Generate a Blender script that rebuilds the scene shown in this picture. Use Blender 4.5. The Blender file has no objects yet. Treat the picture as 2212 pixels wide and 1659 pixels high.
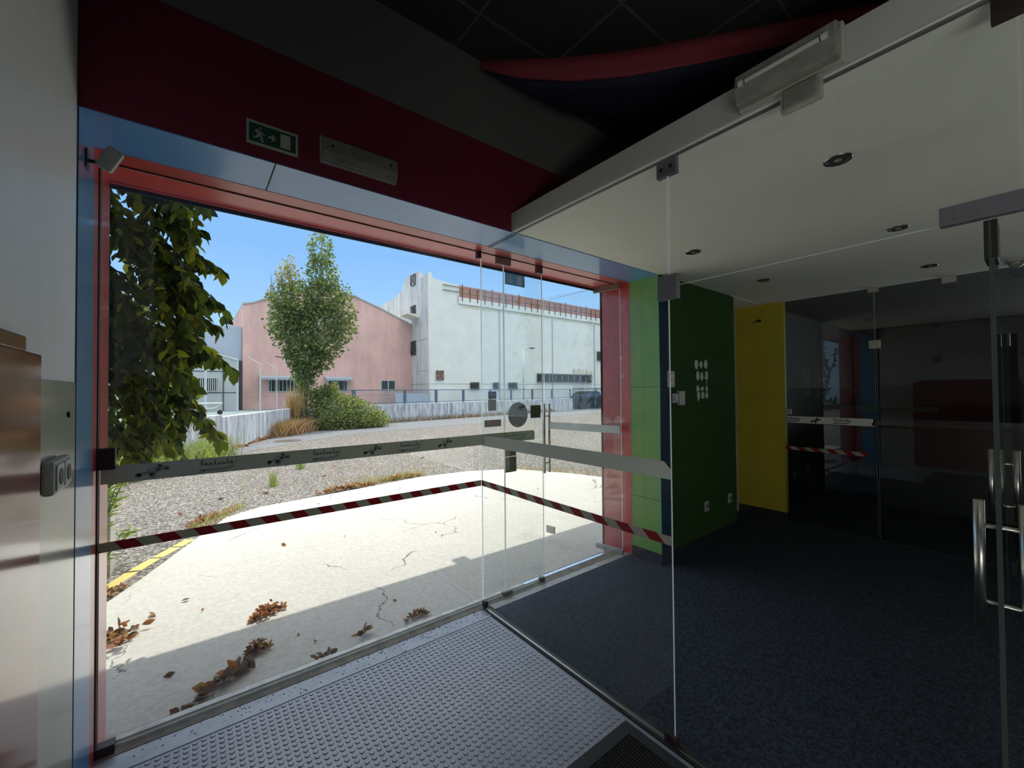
import bpy, bmesh, math, random
import numpy as np
from mathutils import Vector, Matrix
random.seed(7); rng = np.random.default_rng(11)
S = bpy.context.scene
COL = S.collection
# ------------------------------------------------------------------ camera
F, YAW, PIT, ROL = 888.54, .66095, .016244, -.0081156
EYE = Vector((0, 0, 1.5))
_f = Vector((math.sin(YAW)*math.cos(PIT), math.cos(YAW)*math.cos(PIT), math.sin(PIT)))
_r = Vector((math.cos(YAW), -math.sin(YAW), 0)); _u = _r.cross(_f)
RT = _r*math.cos(ROL) + _u*math.sin(ROL); UP = -_r*math.sin(ROL) + _u*math.cos(ROL)
cd = bpy.data.cameras.new('camera'); cam = bpy.data.objects.new('camera', cd); COL.objects.link(cam)
cd.sensor_width = 36; cd.lens = F/2212*36; cd.clip_start = .03; cd.clip_end = 400
m = Matrix((RT, UP, -_f)).transposed().to_4x4(); m.translation = EYE; cam.matrix_world = m
S.camera = cam
def P(px, py, ax, v):
    """point of a known plane (x, y or z = v) seen at a photo pixel"""
    d = RT*((px-1106)/F) - UP*((py-829.5)/F) + _f
    i = 'xyz'.index(ax); return EYE + d*((v-EYE[i])/d[i])
# ------------------------------------------------------------------ world, sun, exposure
S.view_settings.view_transform = 'Standard'; S.view_settings.look = 'None'
S.view_settings.gamma = 1; S.view_settings.use_curve_mapping = False
S.view_settings.exposure = .33
w = bpy.data.worlds.new('world'); S.world = w; w.use_nodes = True
nt = w.node_tree; nt.nodes.clear()
o_ = nt.nodes.new('ShaderNodeOutputWorld'); bg = nt.nodes.new('ShaderNodeBackground')
tc = nt.nodes.new('ShaderNodeTexCoord'); sp = nt.nodes.new('ShaderNodeSeparateXYZ'); cr = nt.nodes.new('ShaderNodeValToRGB')
nt.links.new(tc.outputs['Generated'], sp.inputs[0]); nt.links.new(sp.outputs['Z'], cr.inputs[0])
nt.links.new(cr.outputs[0], bg.inputs[0]); nt.links.new(bg.outputs[0], o_.inputs[0])
e = cr.color_ramp.elements
e[0].position = 0; e[0].color = (.44, .66, .93, 1)
e[1].position = 1; e[1].color = (2.3, 2.35, 2.45, 1)
for p_, c_ in ((.10, (.40, .65, .96, 1)), (.30, (.25, .49, .90, 1)), (.40, (.24, .47, .88, 1)), (.6, (1.8, 1.9, 2.1, 1))):
    k = e.new(p_); k.color = c_
bg.inputs[1].default_value = 1.0
SUN = Vector((.28, .30, .91)).normalized()
sl = bpy.data.lights.new('sun', 'SUN'); sl.energy = 3.1; sl.angle = .0093; sl.color = (1, .93, .82)
so = bpy.data.objects.new('sun', sl); COL.objects.link(so); so.rotation_euler = SUN.to_track_quat('Z', 'Y').to_euler(); so.location = (8, 10, 30)
# added unseen fill lamp brightening the interior from behind the left wall opening
al = bpy.data.lights.new('side_fill_light', 'AREA'); al.shape = 'RECTANGLE'; al.size = .7; al.size_y = 3.0; al.energy = 5.4*math.pi*.7*3.0; al.color = (1, .97, .84)
ao = bpy.data.objects.new('side_fill_light', al); COL.objects.link(ao); ao.location = (-.82, -2.25, .36); ao.rotation_euler = (0, math.radians(-90-38), 0)
# second added fill lamp, out of view at an opening in the hall's right wall
al = bpy.data.lights.new('hall_fill_light', 'AREA'); al.shape = 'RECTANGLE'; al.size = 2.0; al.size_y = 3.0; al.energy = 1.0*math.pi*2.0*3.0; al.color = (1, .97, .86)
ao = bpy.data.objects.new('hall_fill_light', al); COL.objects.link(ao); ao.location = (9.26, -2.1, 1.3); ao.rotation_euler = (0, math.radians(90), 0)
# ------------------------------------------------------------------ materials
def lin(c): return tuple((x/12.92 if x <= .04045 else ((x+.055)/1.055)**2.4) for x in c)
def mat(name, col, rough=.6, metal=0., var=0., scale=8., bump=0., bscale=60., spec=.5, coat=0., crough=.05, col2=None, detail=4, stretch=None, sss=0, trans=0.):
    m = bpy.data.materials.new(name); m.use_nodes = True; n = m.node_tree; b = n.nodes['Principled BSDF']
    b.inputs['Base Color'].default_value = (*col, 1); b.inputs['Roughness'].default_value = rough
    b.inputs['Metallic'].default_value = metal; b.inputs['Specular IOR Level'].default_value = spec
    b.inputs['Coat Weight'].default_value = coat; b.inputs['Coat Roughness'].default_value = crough
    if var or bump:
        t = n.nodes.new('ShaderNodeTexCoord'); src = t.outputs['Object']
        if stretch:
            mp = n.nodes.new('ShaderNodeMapping'); mp.inputs['Scale'].default_value = stretch; n.links.new(src, mp.inputs[0]); src = mp.outputs[0]
    if var:
        z = n.nodes.new('ShaderNodeTexNoise'); z.inputs['Scale'].default_value = scale; z.inputs['Detail'].default_value = detail; z.inputs['Roughness'].default_value = .65
        n.links.new(src, z.inputs[0])
        r = n.nodes.new('ShaderNodeValToRGB'); a = col2 or tuple(x*(1-var) for x in col)
        r.color_ramp.elements[0].position = .38; r.color_ramp.elements[0].color = (*a, 1)
        r.color_ramp.elements[1].position = .62; r.color_ramp.elements[1].color = (*col, 1)
        n.links.new(z.outputs[0], r.inputs[0]); n.links.new(r.outputs[0], b.inputs['Base Color'])
    if bump:
        z2 = n.nodes.new('ShaderNodeTexNoise'); z2.inputs['Scale'].default_value = bscale; z2.inputs['Detail'].default_value = 3
        n.links.new(src, z2.inputs[0]); bp = n.nodes.new('ShaderNodeBump'); bp.inputs['Strength'].default_value = bump; bp.inputs['Distance'].default_value = .01
        n.links.new(z2.outputs[0], bp.inputs['Height']); n.links.new(bp.outputs[0], b.inputs['Normal'])
    if trans:
        tr = n.nodes.new('ShaderNodeBsdfTranslucent'); tr.inputs[0].default_value = (min(1, col[0]*1.8), min(1, col[1]*1.6), col[2]*.9, 1)
        mx = n.nodes.new('ShaderNodeMixShader'); mx.inputs[0].default_value = trans
        n.links.new(b.outputs[0], mx.inputs[1]); n.links.new(tr.outputs[0], mx.inputs[2]); n.links.new(mx.outputs[0], n.nodes['Material Output'].inputs[0])
    return m
def glass(name, tint, film=.0, refl=1.):
    m = bpy.data.materials.new(name); m.use_nodes = True; n = m.node_tree; n.nodes.clear()
    out = n.nodes.new('ShaderNodeOutputMaterial'); tr = n.nodes.new('ShaderNodeBsdfTransparent'); tr.inputs[0].default_value = (*tint, 1)
    gl = n.nodes.new('ShaderNodeBsdfGlossy'); gl.inputs['Roughness'].default_value = .0; gl.inputs[0].default_value = (refl, refl, refl, 1)
    lw = n.nodes.new('ShaderNodeLayerWeight'); lw.inputs[0].default_value = .5
    pw = n.nodes.new('ShaderNodeMath'); pw.operation = 'POWER'; pw.inputs[1].default_value = 5
    ma = n.nodes.new('ShaderNodeMath'); ma.operation = 'MULTIPLY_ADD'; ma.inputs[1].default_value = .95; ma.inputs[2].default_value = .04
    n.links.new(lw.outputs['Facing'], pw.inputs[0]); n.links.new(pw.outputs[0], ma.inputs[0])
    mx = n.nodes.new('ShaderNodeMixShader'); n.links.new(ma.outputs[0], mx.inputs[0]); n.links.new(tr.outputs[0], mx.inputs[1]); n.links.new(gl.outputs[0], mx.inputs[2])
    last = mx.outputs[0]
    if film:
        df = n.nodes.new('ShaderNodeBsdfDiffuse'); df.inputs[0].default_value = (.8, .8, .76, 1)
        t2 = n.nodes.new('ShaderNodeTexCoord'); nz = n.nodes.new('ShaderNodeTexNoise'); nz.inputs['Scale'].default_value = 3; nz.inputs['Detail'].default_value = 6
        n.links.new(t2.outputs['Object'], nz.inputs[0]); mm = n.nodes.new('ShaderNodeMath'); mm.operation = 'MULTIPLY'; mm.inputs[1].default_value = film*2
        n.links.new(nz.outputs[0], mm.inputs[0]); m3 = n.nodes.new('ShaderNodeMixShader')
        n.links.new(mm.outputs[0], m3.inputs[0]); n.links.new(last, m3.inputs[1]); n.links.new(df.outputs[0], m3.inputs[2]); last = m3.outputs[0]
    n.links.new(last, out.inputs[0]); return m
M = {}
M['glass'] = glass('glass_clear', (.968, .985, .976), .004)
M['glass_dark'] = glass('glass_inner', (.96, .975, .965), .0)
def edge_mat():
    m = bpy.data.materials.new('glass_edge'); m.use_nodes = True; n = m.node_tree; n.nodes.clear()
    out = n.nodes.new('ShaderNodeOutputMaterial'); t = n.nodes.new('ShaderNodeBsdfTranslucent'); t.inputs[0].default_value = (.93, 1, .96, 1)
    g = n.nodes.new('ShaderNodeBsdfDiffuse'); g.inputs[0].default_value = (.8, .9, .85, 1); x = n.nodes.new('ShaderNodeMixShader'); x.inputs[0].default_value = .25
    n.links.new(t.outputs[0], x.inputs[1]); n.links.new(g.outputs[0], x.inputs[2]); n.links.new(x.outputs[0], out.inputs[0]); return m
M['edge'] = edge_mat()
M['edge_dim'] = mat('glass_edge_dark', (.045, .06, .052), .25)
M['paint_grey'] = mat('paint_wall_grey', (.80, .81, .77), .45, var=.05, scale=3, bump=.05, bscale=300)
M['wainscot'] = mat('gloss_wainscot', (.46, .47, .39), .22, var=.05, scale=2, spec=.6, coat=.35, crough=.12, bump=.01, bscale=4)
M['red_gloss'] = mat('gloss_red_panel', (.26, .03, .03), .16, spec=.6, coat=.45, crough=.08, var=.1, scale=2, bump=.01, bscale=3)
M['wall_red'] = mat('dark_red_paint', (.19, .012, .038), .7, var=.06)
M['wall_grey'] = mat('charcoal_paint', (.17, .17, .155), .8, var=.06, scale=3)
M['blue'] = mat('blue_aluminium_cladding', (.11, .34, .68), .35, var=.08, scale=3, spec=.5, coat=.9, crough=.13, bump=.01, bscale=5)
M['red'] = mat('red_painted_steel', (.58, .07, .065), .35, var=.12, scale=7, coat=.7, crough=.16, bump=.08, bscale=25, spec=.55)
M['green'] = mat('green_painted_board', (.17, .38, .085), .3, var=.1, scale=2, spec=.5)
M['green_shade'] = mat('shaded_green_board', (.035, .085, .022), .85, var=.1, scale=2, spec=.1)  # same board as the green one, its shade put into a darker colour
M['yellow'] = mat('yellow_paint', (.48, .39, .03), .5, var=.1, scale=3)
M['plinth'] = mat('dark_plinth', (.035, .037, .045), .3, var=.2)
M['cream'] = mat('cream_ceiling_paint', (.90, .885, .77), .6, var=.02)
M['bulk'] = mat('bulkhead_grey', (.46, .46, .42), .6, var=.05)
M['tile_black'] = mat('black_ceiling_tile', (.035, .035, .033), .9, var=.2, scale=20)
M['tile_line'] = mat('ceiling_grid', (.09, .09, .085), .6)
M['carpet'] = mat('loop_carpet', (.06, .078, .10), .95, var=.6, scale=75, bump=1, bscale=90, spec=.1)
M['rubber'] = mat('studded_rubber', (.36, .385, .45), .3, var=.15, scale=5, bump=.03, bscale=80, spec=.6)
M['rubber_margin'] = mat('rubber_margin', (.40, .44, .52), .3, var=.2, scale=9, spec=.6)
M['mat'] = mat('black_doormat', (.015, .015, .017), .9, bump=.8, bscale=200)
M['mat_edge'] = mat('doormat_rubber_edge', (.018, .018, .018), .6)
M['marble'] = mat('dirty_white_marble', (.66, .66, .62), .4, var=.35, scale=12, bump=.05)
M['marble2'] = mat('grey_marble', (.40, .39, .36), .4, var=.3, scale=14, bump=.05)
M['steel'] = mat('brushed_steel', (.38, .36, .33), .3, 1., var=.1)
M['steel_dk'] = mat('dark_steel', (.10, .10, .10), .4, .7)
M['clamp'] = mat('satin_clamp', (.22, .22, .24), .45, .6, var=.1, scale=60)
M['clampdk'] = mat('dark_clamp', (.045, .03, .03), .4, .3)
M['alu'] = mat('aluminium_strip', (.7, .72, .76), .25, 1.)
M['plastic_w'] = mat('aged_white_plastic', (.42, .42, .36), .45, var=.15, scale=30)
M['plastic_clear'] = mat('cloudy_diffuser', (.27, .27, .23), .3, var=.25, scale=14, coat=.2)
M['black'] = mat('black_plastic', (.02, .02, .02), .4)
M['dark'] = mat('dark_recess', (.012, .012, .012), .8)
M['band'] = mat('grey_white_band', (.60, .64, .56), .5, var=.05, trans=.12)
M['band_in'] = mat('white_band', (.62, .64, .60), .5, var=.05)
M['logo'] = mat('logo_dark_print', (.30, .38, .35), .5)
M['logo_in'] = mat('logo_print_black', (.03, .035, .035), .5)
M['stk_grey'] = mat('sticker_grey_green', (.16, .19, .175), .35, var=.2, scale=20, trans=.25)
M['stk_dk'] = mat('sticker_maroon', (.05, .012, .012), .35, var=.4, scale=40)
M['stk_red'] = mat('sticker_dull_red', (.26, .12, .11), .4, trans=.3)
M['stk_olive'] = mat('sticker_olive', (.10, .105, .05), .4, var=.5, scale=50)
M['stk_line'] = mat('sticker_light_line', (.4, .43, .40), .5)
M['sign_green'] = mat('sign_green', (.008, .075, .045), .4)
M['sign_white'] = mat('sign_white', (.50, .54, .46), .4)
M['sign_red'] = mat('sign_red', (.35, .04, .05), .4)
M['putty'] = mat('white_putty', (.62, .64, .58), .8, var=.1, scale=40)
M['sail_red'] = mat('red_sail_cloth', (.26, .035, .05), .8, bump=.1, bscale=200)
M['sail_navy'] = mat('navy_sail_cloth', (.008, .012, .032), .8)
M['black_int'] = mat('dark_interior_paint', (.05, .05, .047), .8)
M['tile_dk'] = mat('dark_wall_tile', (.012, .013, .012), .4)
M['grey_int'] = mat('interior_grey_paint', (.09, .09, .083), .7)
def ground_mat(name, base, dark, light, gs, rough=.9, cracks=False, bump=.4):
    m = bpy.data.materials.new(name); m.use_nodes = True; n = m.node_tree; b = n.nodes['Principled BSDF']; b.inputs['Roughness'].default_value = rough; b.inputs['Specular IOR Level'].default_value = .25
    t = n.nodes.new('ShaderNodeTexCoord'); a = n.nodes.new('ShaderNodeTexNoise'); a.inputs['Scale'].default_value = gs; a.inputs['Detail'].default_value = 2
    c = n.nodes.new('ShaderNodeTexNoise'); c.inputs['Scale'].default_value = .8; c.inputs['Detail'].default_value = 8; c.inputs['Roughness'].default_value = .6
    n.links.new(t.outputs['Object'], a.inputs[0]); n.links.new(t.outputs['Object'], c.inputs[0])
    r = n.nodes.new('ShaderNodeValToRGB'); E = r.color_ramp.elements; E[0].position = .36; E[0].color = (*dark, 1); E[1].position = .66; E[1].color = (*light, 1); k = E.new(.5); k.color = (*base, 1)
    n.links.new(a.outputs[0], r.inputs[0])
    r2 = n.nodes.new('ShaderNodeValToRGB'); E = r2.color_ramp.elements; E[0].position = .3; E[0].color = (.91, .91, .92, 1); E[1].position = .7; E[1].color = (1, 1, 1, 1); n.links.new(c.outputs[0], r2.inputs[0])
    mx = n.nodes.new('ShaderNodeMix'); mx.data_type = 'RGBA'; mx.blend_type = 'MULTIPLY'; mx.inputs[0].default_value = 1
    n.links.new(r.outputs[0], mx.inputs[6]); n.links.new(r2.outputs[0], mx.inputs[7]); last = mx.outputs[2]
    if cracks:
        v = n.nodes.new('ShaderNodeTexVoronoi'); v.feature = 'DISTANCE_TO_EDGE'; v.inputs['Scale'].default_value = .62
        nz = n.nodes.new('ShaderNodeTexNoise'); nz.inputs['Scale'].default_value = 3.2; nz.inputs['Detail'].default_value = 5
        n.links.new(t.outputs['Object'], nz.inputs[0]); vm = n.nodes.new('ShaderNodeVectorMath'); vm.operation = 'MULTIPLY_ADD'
        n.links.new(nz.outputs['Color'], vm.inputs[0]); vm.inputs[1].default_value = (.45, .45, 0); n.links.new(t.outputs['Object'], vm.inputs[2]); n.links.new(vm.outputs[0], v.inputs['Vector'])
        g = n.nodes.new('ShaderNodeTexNoise'); g.inputs['Scale'].default_value = 1.1; n.links.new(t.outputs['Object'], g.inputs[0])
        th = n.nodes.new('ShaderNodeMapRange'); th.inputs[1].default_value = .50; th.inputs[2].default_value = .60; th.inputs[3].default_value = 0; th.inputs[4].default_value = .0032
        n.links.new(g.outputs[0], th.inputs[0]); lt = n.nodes.new('ShaderNodeMath'); lt.operation = 'LESS_THAN'
        n.links.new(v.outputs['Distance'], lt.inputs[0]); n.links.new(th.outputs[0], lt.inputs[1])
        m4 = n.nodes.new('ShaderNodeMix'); m4.data_type = 'RGBA'; n.links.new(lt.outputs[0], m4.inputs[0]); n.links.new(last, m4.inputs[6]); m4.inputs[7].default_value = (.2, .19, .17, 1); last = m4.outputs[2]
    n.links.new(last, b.inputs['Base Color'])
    bp = n.nodes.new('ShaderNodeBump'); bp.inputs['Strength'].default_value = bump; bp.inputs['Distance'].default_value = .01
    n.links.new(a.outputs[0], bp.inputs['Height']); n.links.new(bp.outputs[0], b.inputs['Normal'])
    return m
M['asphalt'] = ground_mat('asphalt_aggregate', (.145, .13, .115), (.055, .05, .045), (.37, .335, .29), 38)
M['asphalt_dk'] = ground_mat('smooth_dark_asphalt', (.17, .175, .185), (.12, .12, .13), (.25, .25, .25), 20)
M['slab'] = ground_mat('concrete_slab', (.52, .50, .455), (.48, .46, .42), (.56, .54, .495), 34, cracks=True, bump=.04)
M['court'] = mat('court_surface', (.22, .27, .28), .9, var=.1)
M['lowwall'] = mat('stained_white_render', (.62, .63, .64), .9, var=.5, scale=1.6, stretch=(5, 5, .7), bump=.3, bscale=20, col2=(.30, .30, .30))
M['beige'] = mat('beige_render', (.55, .50, .42), .9, var=.2, scale=6, bump=.2)
M['pink'] = mat('pink_render', (.78, .47, .39), .9, var=.2, scale=.7, stretch=(1.6, 1.6, .6), detail=9, bump=.1, bscale=8)
M['hangar'] = mat('white_hangar_render', (.80, .77, .66), .9, var=.09, scale=.8, detail=8, bump=.05, bscale=8)
M['hangar_side'] = mat('shaded_streaked_render', (.60, .58, .56), .9, var=.3, scale=1.1, stretch=(2, 2, .5), detail=8)  # streaked render, with the side wall's shade put into a greyer colour
M['annex'] = mat('concrete_annex', (.50, .52, .48), .9, var=.15, scale=.8)
M['annex2'] = mat('grey_blue_sheet_wall', (.42, .46, .50), .7, var=.04)
M['stain'] = mat('ochre_stain', (.70, .66, .48), .9, var=.2, scale=3)
M['rust'] = mat('rust_streak', (.50, .33, .16), .9, var=.5, scale=5)
M['iron'] = mat('rusty_iron', (.10, .075, .065), .7, .3, var=.3, scale=30)
M['pane'] = mat('dark_window_pane', (.035, .045, .04), .15)
M['frame_w'] = mat('pale_window_frame', (.55, .55, .48), .5)
M['fence'] = mat('blue_grey_fence', (.13, .18, .25), .5, .3)
M['pole'] = mat('pale_pole', (.55, .57, .56), .5)
M['awning'] = mat('grey_awning', (.33, .37, .40), .6)
M['wood'] = mat('weathered_board', (.45, .38, .34), .8, var=.3)
M['yline'] = mat('yellow_road_paint', (.72, .52, .10), .8, var=.25, scale=20, col2=(.5, .42, .2))
M['bark'] = mat('pale_bark', (.30, .26, .20), .9, var=.4, scale=30, bump=.4)
M['twig'] = mat('twig', (.12, .10, .06), .9)
for k, c, t in (('leaf_a', (.11, .165, .035), .45), ('leaf_b', (.25, .30, .04), .5), ('leaf_c', (.035, .065, .02), .3),
                ('pop_a', (.19, .26, .10), .4), ('pop_b', (.09, .14, .06), .35), ('pop_c', (.36, .40, .13), .4), ('pop_d', (.42, .24, .14), .3),
                ('bush_a', (.20, .27, .10), .35), ('bush_b', (.09, .13, .06), .3), ('bush_c', (.38, .40, .13), .35), ('bush_d', (.28, .31, .24), .2),
                ('herb', (.18, .30, .06), .4), ('dry_a', (.34, .15, .06), .3), ('dry_b', (.42, .27, .14), .25), ('dry_c', (.17, .11, .075), .2), ('straw', (.50, .34, .17), .3), ('grass', (.30, .34, .10), .4)):
    M[k] = mat('foliage_'+k, c, .5 if k.startswith('leaf') else .65, var=.3, scale=9, trans=t, spec=.4)
M['car'] = mat('dark_car_paint', (.014, .02, .02), .35, 0, spec=.3)
M['carglass'] = mat('car_glass', (.06, .10, .14), .25)
def brick_mat():
    m = bpy.data.materials.new('red_brick'); m.use_nodes = True; n = m.node_tree; b = n.nodes['Principled BSDF']; b.inputs['Roughness'].default_value = .9
    t = n.nodes.new('ShaderNodeTexCoord'); mp = n.nodes.new('ShaderNodeMapping'); mp.inputs['Rotation'].default_value = (math.pi/2, 0, 0); k = n.nodes.new('ShaderNodeTexBrick')
    k.inputs['Color1'].default_value = (.42, .17, .11, 1); k.inputs['Color2'].default_value = (.52, .25, .17, 1); k.inputs['Mortar'].default_value = (.42, .30, .25, 1)
    k.inputs['Scale'].default_value = 1; k.inputs['Brick Width'].default_value = .3; k.inputs['Row Height'].default_value = .2; k.inputs['Mortar Size'].default_value = .018
    n.links.new(t.outputs['Object'], mp.inputs[0]); n.links.new(mp.outputs[0], k.inputs[0]); n.links.new(k.outputs[0], b.inputs[0]); return m
M['brick'] = brick_mat()
M['canopy_white'] = mat('white_canopy', (.8, .79, .75), .8)
def tape_mat(name, red, white, period, slant, off=0.):
    m = bpy.data.materials.new(name); m.use_nodes = True; n = m.node_tree; b = n.nodes['Principled BSDF']; b.inputs['Roughness'].default_value = .4
    t = n.nodes.new('ShaderNodeTexCoord'); s = n.nodes.new('ShaderNodeSeparateXYZ'); n.links.new(t.outputs['Object'], s.inputs[0])
    a = n.nodes.new('ShaderNodeMath'); a.operation = 'MULTIPLY_ADD'; a.inputs[1].default_value = slant; n.links.new(s.outputs['Z'], a.inputs[0]); n.links.new(s.outputs['X'], a.inputs[2])
    d = n.nodes.new('ShaderNodeMath'); d.operation = 'DIVIDE'; d.inputs[1].default_value = period; n.links.new(a.outputs[0], d.inputs[0])
    g = n.nodes.new('ShaderNodeMath'); g.operation = 'ADD'; g.inputs[1].default_value = off; n.links.new(d.outputs[0], g.inputs[0])
    f = n.nodes.new('ShaderNodeMath'); f.operation = 'FRACT'; n.links.new(g.outputs[0], f.inputs[0])
    l = n.nodes.new('ShaderNodeMath'); l.operation = 'LESS_THAN'; l.inputs[1].default_value = .5; n.links.new(f.outputs[0], l.inputs[0])
    x = n.nodes.new('ShaderNodeMix'); x.data_type = 'RGBA'; n.links.new(l.outputs[0], x.inputs[0]); x.inputs[6].default_value = (*white, 1); x.inputs[7].default_value = (*red, 1)
    n.links.new(x.outputs[2], b.inputs[0])
    tr = n.nodes.new('ShaderNodeBsdfTranslucent'); n.links.new(x.outputs[2], tr.inputs[0]); mx = n.nodes.new('ShaderNodeMixShader'); mx.inputs[0].default_value = .55
    n.links.new(b.outputs[0], mx.inputs[1]); n.links.new(tr.outputs[0], mx.inputs[2]); n.links.new(mx.outputs[0], n.nodes['Material Output'].inputs[0]); return m
# ------------------------------------------------------------------ mesh builder
class MB:
    def __init__(s): s.v = []; s.f = []; s.mi = []; s.k = 0
    def mat(s, k): s.k = k; return s
    def add(s, vs, fs):
        o = len(s.v); s.v += [tuple(x) for x in vs]; s.f += [[i+o for i in f] for f in fs]; s.mi += [s.k]*len(fs); return s
    def box(s, x0, x1, y0, y1, z0, z1):
        x0, x1 = sorted((x0, x1)); y0, y1 = sorted((y0, y1)); z0, z1 = sorted((z0, z1))
        return s.add([(x, y, z) for z in (z0, z1) for x, y in ((x0, y0), (x1, y0), (x1, y1), (x0, y1))],
                     [[3, 2, 1, 0], [4, 5, 6, 7], [0, 1, 5, 4], [1, 2, 6, 5], [2, 3, 7, 6], [3, 0, 4, 7]])
    def prism(s, poly, vec):
        n = len(poly); vec = Vector(vec); poly = [Vector(p) for p in poly]
        nrm = Vector((0, 0, 0))
        for i in range(n): nrm += poly[i].cross(poly[(i+1) % n])
        if nrm.dot(vec) > 0: poly = poly[::-1]
        return s.add(poly+[p+vec for p in poly], [list(range(n)), list(range(2*n-1, n-1, -1))]+[[i, i+n, (i+1) % n+n, (i+1) % n] for i in range(n)])
    def tube(s, pts, rad, seg=8, cap=True):
        pts = [Vector(p) for p in pts]; n = len(pts)
        if not isinstance(rad, (list, tuple)): rad = [rad]*n
        vs = []; fs = []; ref = None
        for i, p in enumerate(pts):
            t = (pts[min(i+1, n-1)]-pts[max(i-1, 0)]).normalized()
            if ref is None: ref = t.orthogonal().normalized()
            else: ref = (ref-t*ref.dot(t)).normalized()
            b = t.cross(ref)
            for j in range(seg):
                a = 2*math.pi*j/seg; vs.append(p+(ref*math.cos(a)+b*math.sin(a))*rad[i])
        for i in range(n-1):
            for j in range(seg): fs.append([i*seg+j, i*seg+(j+1) % seg, (i+1)*seg+(j+1) % seg, (i+1)*seg+j])
        if cap: fs += [list(range(seg))[::-1], [(n-1)*seg+j for j in range(seg)]]
        return s.add(vs, fs)
    def obox(s, c, ax, ay, az):
        c, ax, ay, az = map(Vector, (c, ax, ay, az))
        return s.add([c+ax*i+ay*j+az*k for k in (-1, 1) for i, j in ((-1, -1), (1, -1), (1, 1), (-1, 1))],
                     [[3, 2, 1, 0], [4, 5, 6, 7], [0, 1, 5, 4], [1, 2, 6, 5], [2, 3, 7, 6], [3, 0, 4, 7]])
    def sphere(s, c, r, sc=(1, 1, 1), seg=16, rings=10):
        c = Vector(c); vs = [c+Vector((0, 0, r*sc[2]))]
        for i in range(1, rings):
            for j in range(seg):
                a = math.pi*i/rings; b = 2*math.pi*j/seg; vs.append(c+Vector((math.sin(a)*math.cos(b)*sc[0], math.sin(a)*math.sin(b)*sc[1], math.cos(a)*sc[2]))*r)
        vs.append(c-Vector((0, 0, r*sc[2]))); fs = [[0, 1+j, 1+(j+1) % seg] for j in range(seg)]
        for i in range(rings-2):
            for j in range(seg): fs.append([1+i*seg+j, 1+(i+1)*seg+j, 1+(i+1)*seg+(j+1) % seg, 1+i*seg+(j+1) % seg])
        L = len(vs)-1; k = 1+(rings-2)*seg; fs += [[L, k+(j+1) % seg, k+j] for j in range(seg)]
        return s.add(vs, fs)
    def build(s, name, mats, parent=None, bevel=0., smooth=False, loc=None, **kw):
        me = bpy.data.meshes.new(name); L = Vector(loc) if loc is not None else Vector((0, 0, 0))
        if parent is not None: L = L+Vector(parent.get('_o', (0, 0, 0)))
        me.from_pydata([tuple(Vector(v)-L) for v in s.v], [], s.f)
        if not isinstance(mats, (list, tuple)): mats = [mats]
        for q in mats: me.materials.append(M[q] if isinstance(q, str) else q)
        me.polygons.foreach_set('material_index', s.mi)
        if smooth: me.polygons.foreach_set('use_smooth', [True]*len(s.f))
        me.update(); o = bpy.data.objects.new(name, me); COL.objects.link(o)
        if loc is not None: o.location = loc
        if bevel:
            b = o.modifiers.new('bevel', 'BEVEL'); b.width = bevel; b.segments = 2; b.limit_method = 'ANGLE'
        if parent is not None: o.parent = parent; o['_o'] = tuple(parent.get('_o', (0, 0, 0))); o.matrix_parent_inverse = Matrix.Identity(4)
        for k, v in kw.items(): o[k] = v
        return o
def raw(name, V, Fc, mats, mi=None, parent=None, smooth=False, **kw):
    me = bpy.data.meshes.new(name); V = np.asarray(V, dtype=np.float32)
    if parent is not None: V = V-np.array(parent.get('_o', (0, 0, 0)), dtype=np.float32)
    Fc = np.asarray(Fc, dtype=np.int32); nf, k = Fc.shape
    me.vertices.add(len(V)); me.vertices.foreach_set('co', V.ravel()); me.loops.add(nf*k); me.loops.foreach_set('vertex_index', Fc.ravel())
    me.polygons.add(nf); me.polygons.foreach_set('loop_start', np.arange(0, nf*k, k, dtype=np.int32))
    for q in mats: me.materials.append(M[q])
    if mi is not None: me.polygons.foreach_set('material_index', np.asarray(mi, dtype=np.int32))
    if smooth: me.polygons.foreach_set('use_smooth', np.ones(nf, dtype=bool))
    me.update(calc_edges=True); me.validate(); o = bpy.data.objects.new(name, me); COL.objects.link(o)
    if parent is not None: o.parent = parent; o['_o'] = tuple(parent.get('_o', (0, 0, 0)))
    for a, b in kw.items(): o[a] = b
    return o
def thing(name, label, cat, loc=(0, 0, 0), group=None):
    o = bpy.data.objects.new(name, None); COL.objects.link(o); o.location = loc; o['_o'] = tuple(loc); o['label'] = label; o['category'] = cat
    o.empty_display_size = .1
    if group: o['group'] = group
    return o
def tag(o, label, cat, group=None, kind=None):
    o['label'] = label; o['category'] = cat
    if group: o['group'] = group
    if kind: o['kind'] = kind
    return o
def st(o): o['kind'] = 'structure'; return o
def dup(root, loc, label=None, rz=None):
    r = root.copy(); COL.objects.link(r); r.location = loc
    if rz is not None: r.rotation_euler[2] = rz
    if label: r['label'] = label
    for ch in root.children:
        c = ch.copy(); COL.objects.link(c); c.parent = r
        for g in ch.children:
            d = g.copy(); COL.objects.link(d); d.parent = c
    return r
# main planes of the room
XL, XP, XG, XE = -.311, 1.605, 3.15, 5.30      # left wall, glass partition, green return, far end of the lobby
YW, YB, YG, YO = 2.0, 2.295, 2.42, 2.64        # wall face, end of blue lining, glass plane, outer edge of the red frame
ZS, ZC = 2.487, 3.45                           # soffit / lobby ceiling, high ceiling
# ================================================================== ROOM SHELL
st(MB().box(XL-.3, 1.58, -4, 2.295, -.25, 0).build('floor', 'rubber'))
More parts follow.
